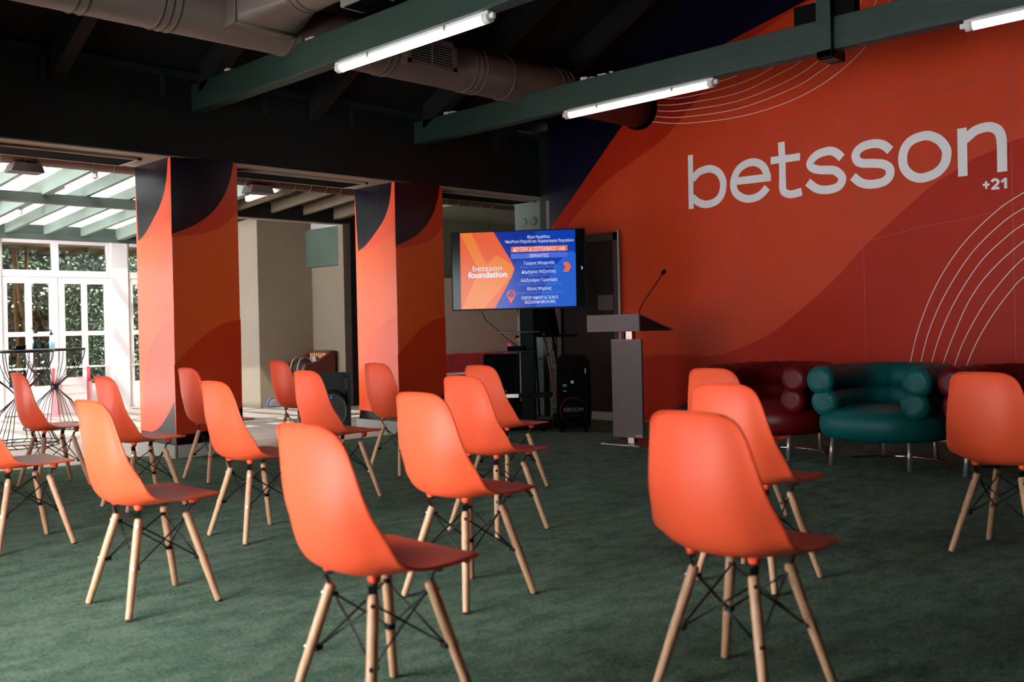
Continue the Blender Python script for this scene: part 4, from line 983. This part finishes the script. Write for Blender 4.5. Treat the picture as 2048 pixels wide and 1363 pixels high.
# ------------------------------------------------------------------ tubular leather armchairs
def bibendum(lab, x, y, rz, leather, piping, grp='round leather armchairs'):
    t = thing('leather_armchair', lab, 'armchair', (x, y, 0), rz, grp)
    # local: front is -x, width along y
    def bolster(r_, zc, ax, ay, tr, nm):
        pts = [Vector((-.36 + (0), -ay, zc))]
        path = [(-.37, -ay), (-.2, -ay - .005), (0, -ay), (.2, -ay * .9), (.34, -ay * .62), (.42, -ay * .22), (.42, ay * .22), (.34, ay * .62), (.2, ay * .9), (0, ay), (-.2, ay + .005), (-.37, ay)]
        c = catmull([(p[0] * ax, p[1], zc) for p in path], 8); n = len(c)
        e0 = c[0] + (c[0] - c[1]).normalized() * .035; e1 = c[-1] + (c[-1] - c[-2]).normalized() * .035
        pts = [e0, c[0] + (c[0] - c[1]).normalized() * .028] + c + [c[-1] + (c[-1] - c[-2]).normalized() * .028, e1]
        rs = [r_ * .55, r_ * .85] + [r_ * (1 + .018 * math.sin(i * .8)) for i in range(n)] + [r_ * .85, r_ * .55]
        m = MB(); m.tube(pts, rs, 32); o = m.build(nm, leather, t)
        for i in (int(n * .25), int(n * .38), int(n * .5), int(n * .62), int(n * .75)):
            m = MB(); d = (c[i + 1] - c[i - 1]).normalized(); m.tube([c[i] - d * .004, c[i] + d * .004], r_ * 1.02 + .003, 32, cap=False); m.build('seam', piping, o)
        for cc, dd_ in ((c[0], (c[0] - c[1]).normalized()), (c[-1], (c[-1] - c[-2]).normalized())):
            m = MB()   # radial pleats of the end cap
            for k in range(14):
                a = 2 * PI * k / 14 + .1; rad = Vector((0, math.cos(a), math.sin(a)))
                m.tube([cc + dd_ * .034 + rad * r_ * .3, cc + dd_ * .0315 + rad * r_ * .6, cc + dd_ * .0245 + rad * r_ * .88], [.001, .0034, .0015], 6)
            m.build('pleats', leather, o)
        return o
    bolster(.108, .635, 1.0, .36, 0, 'top_bolster')
    bolster(.104, .475, .97, .335, 0, 'lower_bolster')
    m = MB(); n = 44; vs = []; fs = []
    rows = [(.0, .445), (.55, .44), (.82, .425), (.93, .4), (.985, .36), (1.0, .31), (.985, .26), (.93, .215), (.82, .2), (.5, .195), (0, .195)]
    for r_, z_ in rows:
        for k in range(n):
            a = 2 * PI * k / n; c_, s_ = math.cos(a), math.sin(a); e = 2.6
            rr_ = (abs(c_) ** e + abs(s_) ** e) ** (-1 / e)
            vs.append((.45 * rr_ * c_ * r_ - .03, .47 * rr_ * s_ * r_, z_ + .012 * (1 - r_)))
    for i in range(len(rows) - 1):
        for k in range(n): fs.append((i * n + k, i * n + (k + 1) % n, (i + 1) * n + (k + 1) % n, (i + 1) * n + k))
    m.add(vs, fs, 0, True); m.build('seat_cushion', leather, t)
    for sx, sy in ((-.34, -.295), (-.34, .295), (.32, -.2), (.32, .2)):
        m = MB(); m.tube([(sx - (.03 if sx < 0 else 0), sy, .008), (sx, sy * .97, .24)], .016, 16); m.build('leg', M['dull'], t)
    m = MB(); m.tube([(.3 + .0 * k, 0, .1) if 0 else (-.0 + .32 * math.cos(a), .36 * math.sin(a), .02) for a, k in [(-1.35 + 2.7 * q / 24, q) for q in range(25)]], .009, 8)
    for sy in (-.2, .2): m.tube([(.32, sy, .03), (.32, sy, .2)], .008, 8)
    m.build('floor_rail', M['chrome'], t)
    return t
bibendum('teal leather armchair of stacked round bolsters on chrome legs', 7.22, 3.245, 0, M['teal'], M['piping_teal'])
bibendum('dark red leather bolster armchair left of the teal one, partly behind orange chairs', 7.24, 4.19, 0, M['crimson'], M['piping_red'])
bibendum('dark red leather bolster armchair right of the teal one, behind the rightmost orange chair', 7.24, 2.285, 0, M['crimson'], M['piping_red'])

# ------------------------------------------------------------------ orange shell chairs
def chair_shell():
    # stations from the seat front up to the top edge: x, z, half width, edge lift dx, dz
    st = [(.212, .424, .150, -.012, .002), (.214, .431, .182, -.012, .003), (.204, .436, .205, -.006, .004), (.176, .438, .222, 0, .005), (.13, .434, .231, 0, .008), (.075, .427, .234, .0, .014), (.02, .42, .235, .002, .022), (-.04, .413, .234, .008, .032), (-.09, .411, .231, .02, .044),
          (-.136, .416, .228, .034, .055), (-.169, .432, .225, .054, .06), (-.192, .458, .22, .068, .053), (-.207, .494, .214, .074, .04), (-.218, .538, .206, .068, .025), (-.226, .588, .196, .056, .012), (-.230, .64, .185, .046, .005),
          (-.232, .69, .175, .038, .001), (-.234, .735, .165, .031, 0), (-.237, .772, .156, .025, -.001), (-.241, .8, .147, .018, -.002), (-.245, .818, .136, .012, -.004), (-.249, .829, .119, .007, -.005), (-.251, .835, .1, .004, -.004)]
    nu = 17; top = []; N = len(st)
    for (x, z, hw, ex, ez) in st:
        for k in range(nu):
            s = -1 + 2 * k / (nu - 1); q = abs(s) ** 2.4
            top.append(Vector((x + ex * q, hw * (math.copysign(abs(s) ** .92, s)), z + ez * q)))
    V = top[:]; 
    def nrm(i, k):
        a = top[min(i + 1, N - 1) * nu + k] - top[max(i - 1, 0) * nu + k]; b_ = top[i * nu + min(k + 1, nu - 1)] - top[i * nu + max(k - 1, 0)]
        return b_.cross(a).normalized()
    th = .005
    n0 = nrm(8, 8); sg = 1 if n0.z < 0 else -1
    for i in range(N):
        for k in range(nu):
            # rolled outer rim: the outermost rows dip outwards and down
            rim = (k in (0, nu - 1)) or i in (0, N - 1)
            V.append(top[i * nu + k] + nrm(i, k) * sg * (th + (.009 if rim else 0)))
    F = []; o = N * nu
    for i in range(N - 1):
        for k in range(nu - 1):
            a = i * nu + k; F.append((a, a + 1, a + nu + 1, a + nu)); F.append((o + a, o + a + nu, o + a + nu + 1, o + a + 1))
    per = [k for k in range(nu)] + [i * nu + nu - 1 for i in range(1, N)] + [(N - 1) * nu + k for k in range(nu - 2, -1, -1)] + [i * nu for i in range(N - 2, 0, -1)]
    for i in range(len(per)):
        a, b_ = per[i], per[(i + 1) % len(per)]; F.append((b_, a, o + a, o + b_))
    m = MB(); m.add(V, F, 0, True)
    for sx, sy in ((.12, .115), (.12, -.115), (-.1, .105), (-.1, -.105)):   # moulded mounting bosses
        m.tube([(sx, sy, .425), (sx, sy, .403), (sx, sy, .396)], [.022, .017, .015], 16)
    return m
def make_chair(label):
    t = thing('shell_chair', label, 'chair', (0, 0, 0), 0, 'orange shell chairs set out in rows')
    s = chair_shell().build('seat_shell', M['shell'], t)
    sb = s.modifiers.new('sub', 'SUBSURF'); sb.levels = 1; sb.render_levels = 2
    for sx in (-1, 1):
        for sy in (-1, 1):
            f = Vector((.186 * sx, .186 * sy, 0)); tp = Vector((.098 * sx, .098 * sy, .362))
            m = MB(); d = (tp - f).normalized()
            m.tube([f + Vector((0, 0, .004)), f.lerp(tp, .02), f.lerp(tp, .5), f.lerp(tp, .97), tp], [.0125, .0132, .0155, .016, .013], 20)
            lg = m.build('leg', M['wood_leg'], t)
            m = MB(); m.lathe([(0, 0), (.0145, 0), (.0145, .0035), (0, .0035)], 16)
            ft = m.build('foot_cap', M['rubber'], lg); ft.location = f
            out = Vector((sx, sy, .45)).normalized()
            for tt in (.92, .5):
                c = f.lerp(tp, tt)
                m = MB(); m.tube([c + out * .012, c + out * .0185], .0062, 12); m.build('bolt', M['bolt'], lg)
    for sx in (-1, 1):
        for sy in (-1, 1):
            m = MB(); tp = Vector((.098 * sx, .098 * sy, .35)); mt = Vector((.12 if sx > 0 else -.1, (.115 if sx > 0 else .105) * sy, .396))
            c = Vector((.108 * sx, .108 * sy, .388))
            m.obox(tp.lerp(c, .5), (tp - c) * .55, Vector((-sy, sx, 0)) * .0085, Vector((sx, sy, 0)) * .0022)
            m.tube([c, (c + mt) / 2 + Vector((0, 0, .002)), mt], .0045, 8)
            m.tube([mt, mt + Vector((0, 0, -.006))], .012, 12)
            m.build('bracket', M['black_rod'], t)
    m = MB()
    C4 = [(-1, -1), (1, -1), (1, 1), (-1, 1)]
    for i in range(4):
        a = C4[i]; b_ = C4[(i + 1) % 4]
        def P_(c, tt): f = Vector((.186 * c[0], .186 * c[1], 0)); tp = Vector((.098 * c[0], .098 * c[1], .362)); return f.lerp(tp, tt) - Vector((c[0], c[1], 0)) * .013
        m.tube([P_(a, .92), P_(b_, .5)], .0033, 8); m.tube([P_(b_, .92), P_(a, .5)], .0033, 8)
    for c in C4:
        q = P_(c, .5); m.obox(q, (.012, 0, 0), (0, .012, 0), (0, 0, .007))
        q = P_(c, .92); m.obox(q, (.008, 0, 0), (0, .008, 0), (0, 0, .006))
    m.build('wire_bracing', M['black_rod'], t)
    return t
CH = [
 (1.857, 5.475, 0, 'orange shell chair at the left edge, its back cut off, in front of another'),
 (2.752, 7.464, 0, 'orange shell chair closest to the nearer wire table'),
 (2.79, 6.10, 0, 'orange shell chair right in front of the left face of the left-hand painted pillar'),
 (1.801, 3.867, 0, 'second-nearest chair of the left block, bright peach back, standing clear left of the nearest one'),
 (3.70, 6.81, 0, 'orange shell chair before the brown-orange front of the left-hand painted pillar'),
 (2.785, 4.72, 0, 'orange shell chair whose back overlaps the lower right edge of the left-hand painted pillar'),
 (4.91, 7.53, 0, 'orange shell chair farthest back, on the left of the terrace armchair'),
 (3.756, 5.35, 0, 'orange shell chair in front of the black moulded loudspeaker'),
 (4.74, 5.92, 0, 'orange shell chair in front of the left face of the right-hand painted pillar'),
 (1.721, 2.265, 0, 'orange shell chair nearest the camera left of centre, its feet cut off'),
 (2.70, 2.97, 0, 'orange shell chair directly right of the nearest left-hand one, before the right pillar front'),
 (3.675, 3.80, 0, 'orange shell chair overlapping the red sofa, the nearer of the two there'),
 (4.693, 4.75, 0, 'orange shell chair closest to the television stand'),
 (4.76, 3.01, 0, 'farthest of the three overlapping chairs in front of the left dark red armchair'),
 (3.656, 2.224, 0, 'middle of the three overlapping chairs in front of the left dark red armchair'),
 (2.54, 1.60, 0, 'nearest of the three overlapping chairs, large at the lower right, feet cut off'),
 (4.792, 1.606, -.1, 'orange shell chair at the right edge in front of the right dark red armchair')]
first = make_chair(CH[0][3])
for i, (x, y, a, lab) in enumerate(CH):
    c = first if i == 0 else copy_tree(first)
    c.location = (x, y, .006); c.rotation_euler = (0, 0, a); c['label'] = lab

# ------------------------------------------------------------------ light
w = bpy.data.worlds.new('World'); scene.world = w; w.use_nodes = True
bg = w.node_tree.nodes['Background']; bg.inputs[0].default_value = (.93, .97, 1, 1); bg.inputs[1].default_value = 19.5
sl = bpy.data.lights.new('sun', 'SUN'); sl.energy = 110; sl.angle = .01; sl.color = (1, .93, .84)
so_ = bpy.data.objects.new('sun', sl); C.objects.link(so_)
d = Vector((.66, .36, -1.0)); so_.rotation_euler = d.to_track_quat('-Z', 'Y').to_euler()
# ------------------------------------------------------------------ camera object
cd = bpy.data.cameras.new('camera'); co = bpy.data.objects.new('camera', cd); C.objects.link(co)
co.matrix_world = Matrix(((CA.x, CB.x, -CC.x, CAM.x), (CA.y, CB.y, -CC.y, CAM.y), (CA.z, CB.z, -CC.z, CAM.z), (0, 0, 0, 1)))
cd.sensor_width = 36; cd.sensor_fit = 'HORIZONTAL'; cd.lens = FPX / 2048 * 36; cd.shift_y = -(681.5 - CY) / 2048
cd.clip_start = .05; cd.clip_end = 200
cd.dof.use_dof = True; cd.dof.focus_distance = 8.2; cd.dof.aperture_fstop = 2.8
scene.camera = co
vs_ = scene.view_settings
scene.display_settings.display_device = 'sRGB'
vs_.view_transform = 'Standard'; vs_.look = 'None'; vs_.exposure = .9; vs_.gamma = 1; vs_.use_curve_mapping = False
cy = scene.cycles
cy.max_bounces = 12; cy.diffuse_bounces = 6; cy.glossy_bounces = 4; cy.transmission_bounces = 6; cy.transparent_max_bounces = 16
cy.use_denoising = True; cy.caustics_reflective = False; cy.caustics_refractive = False
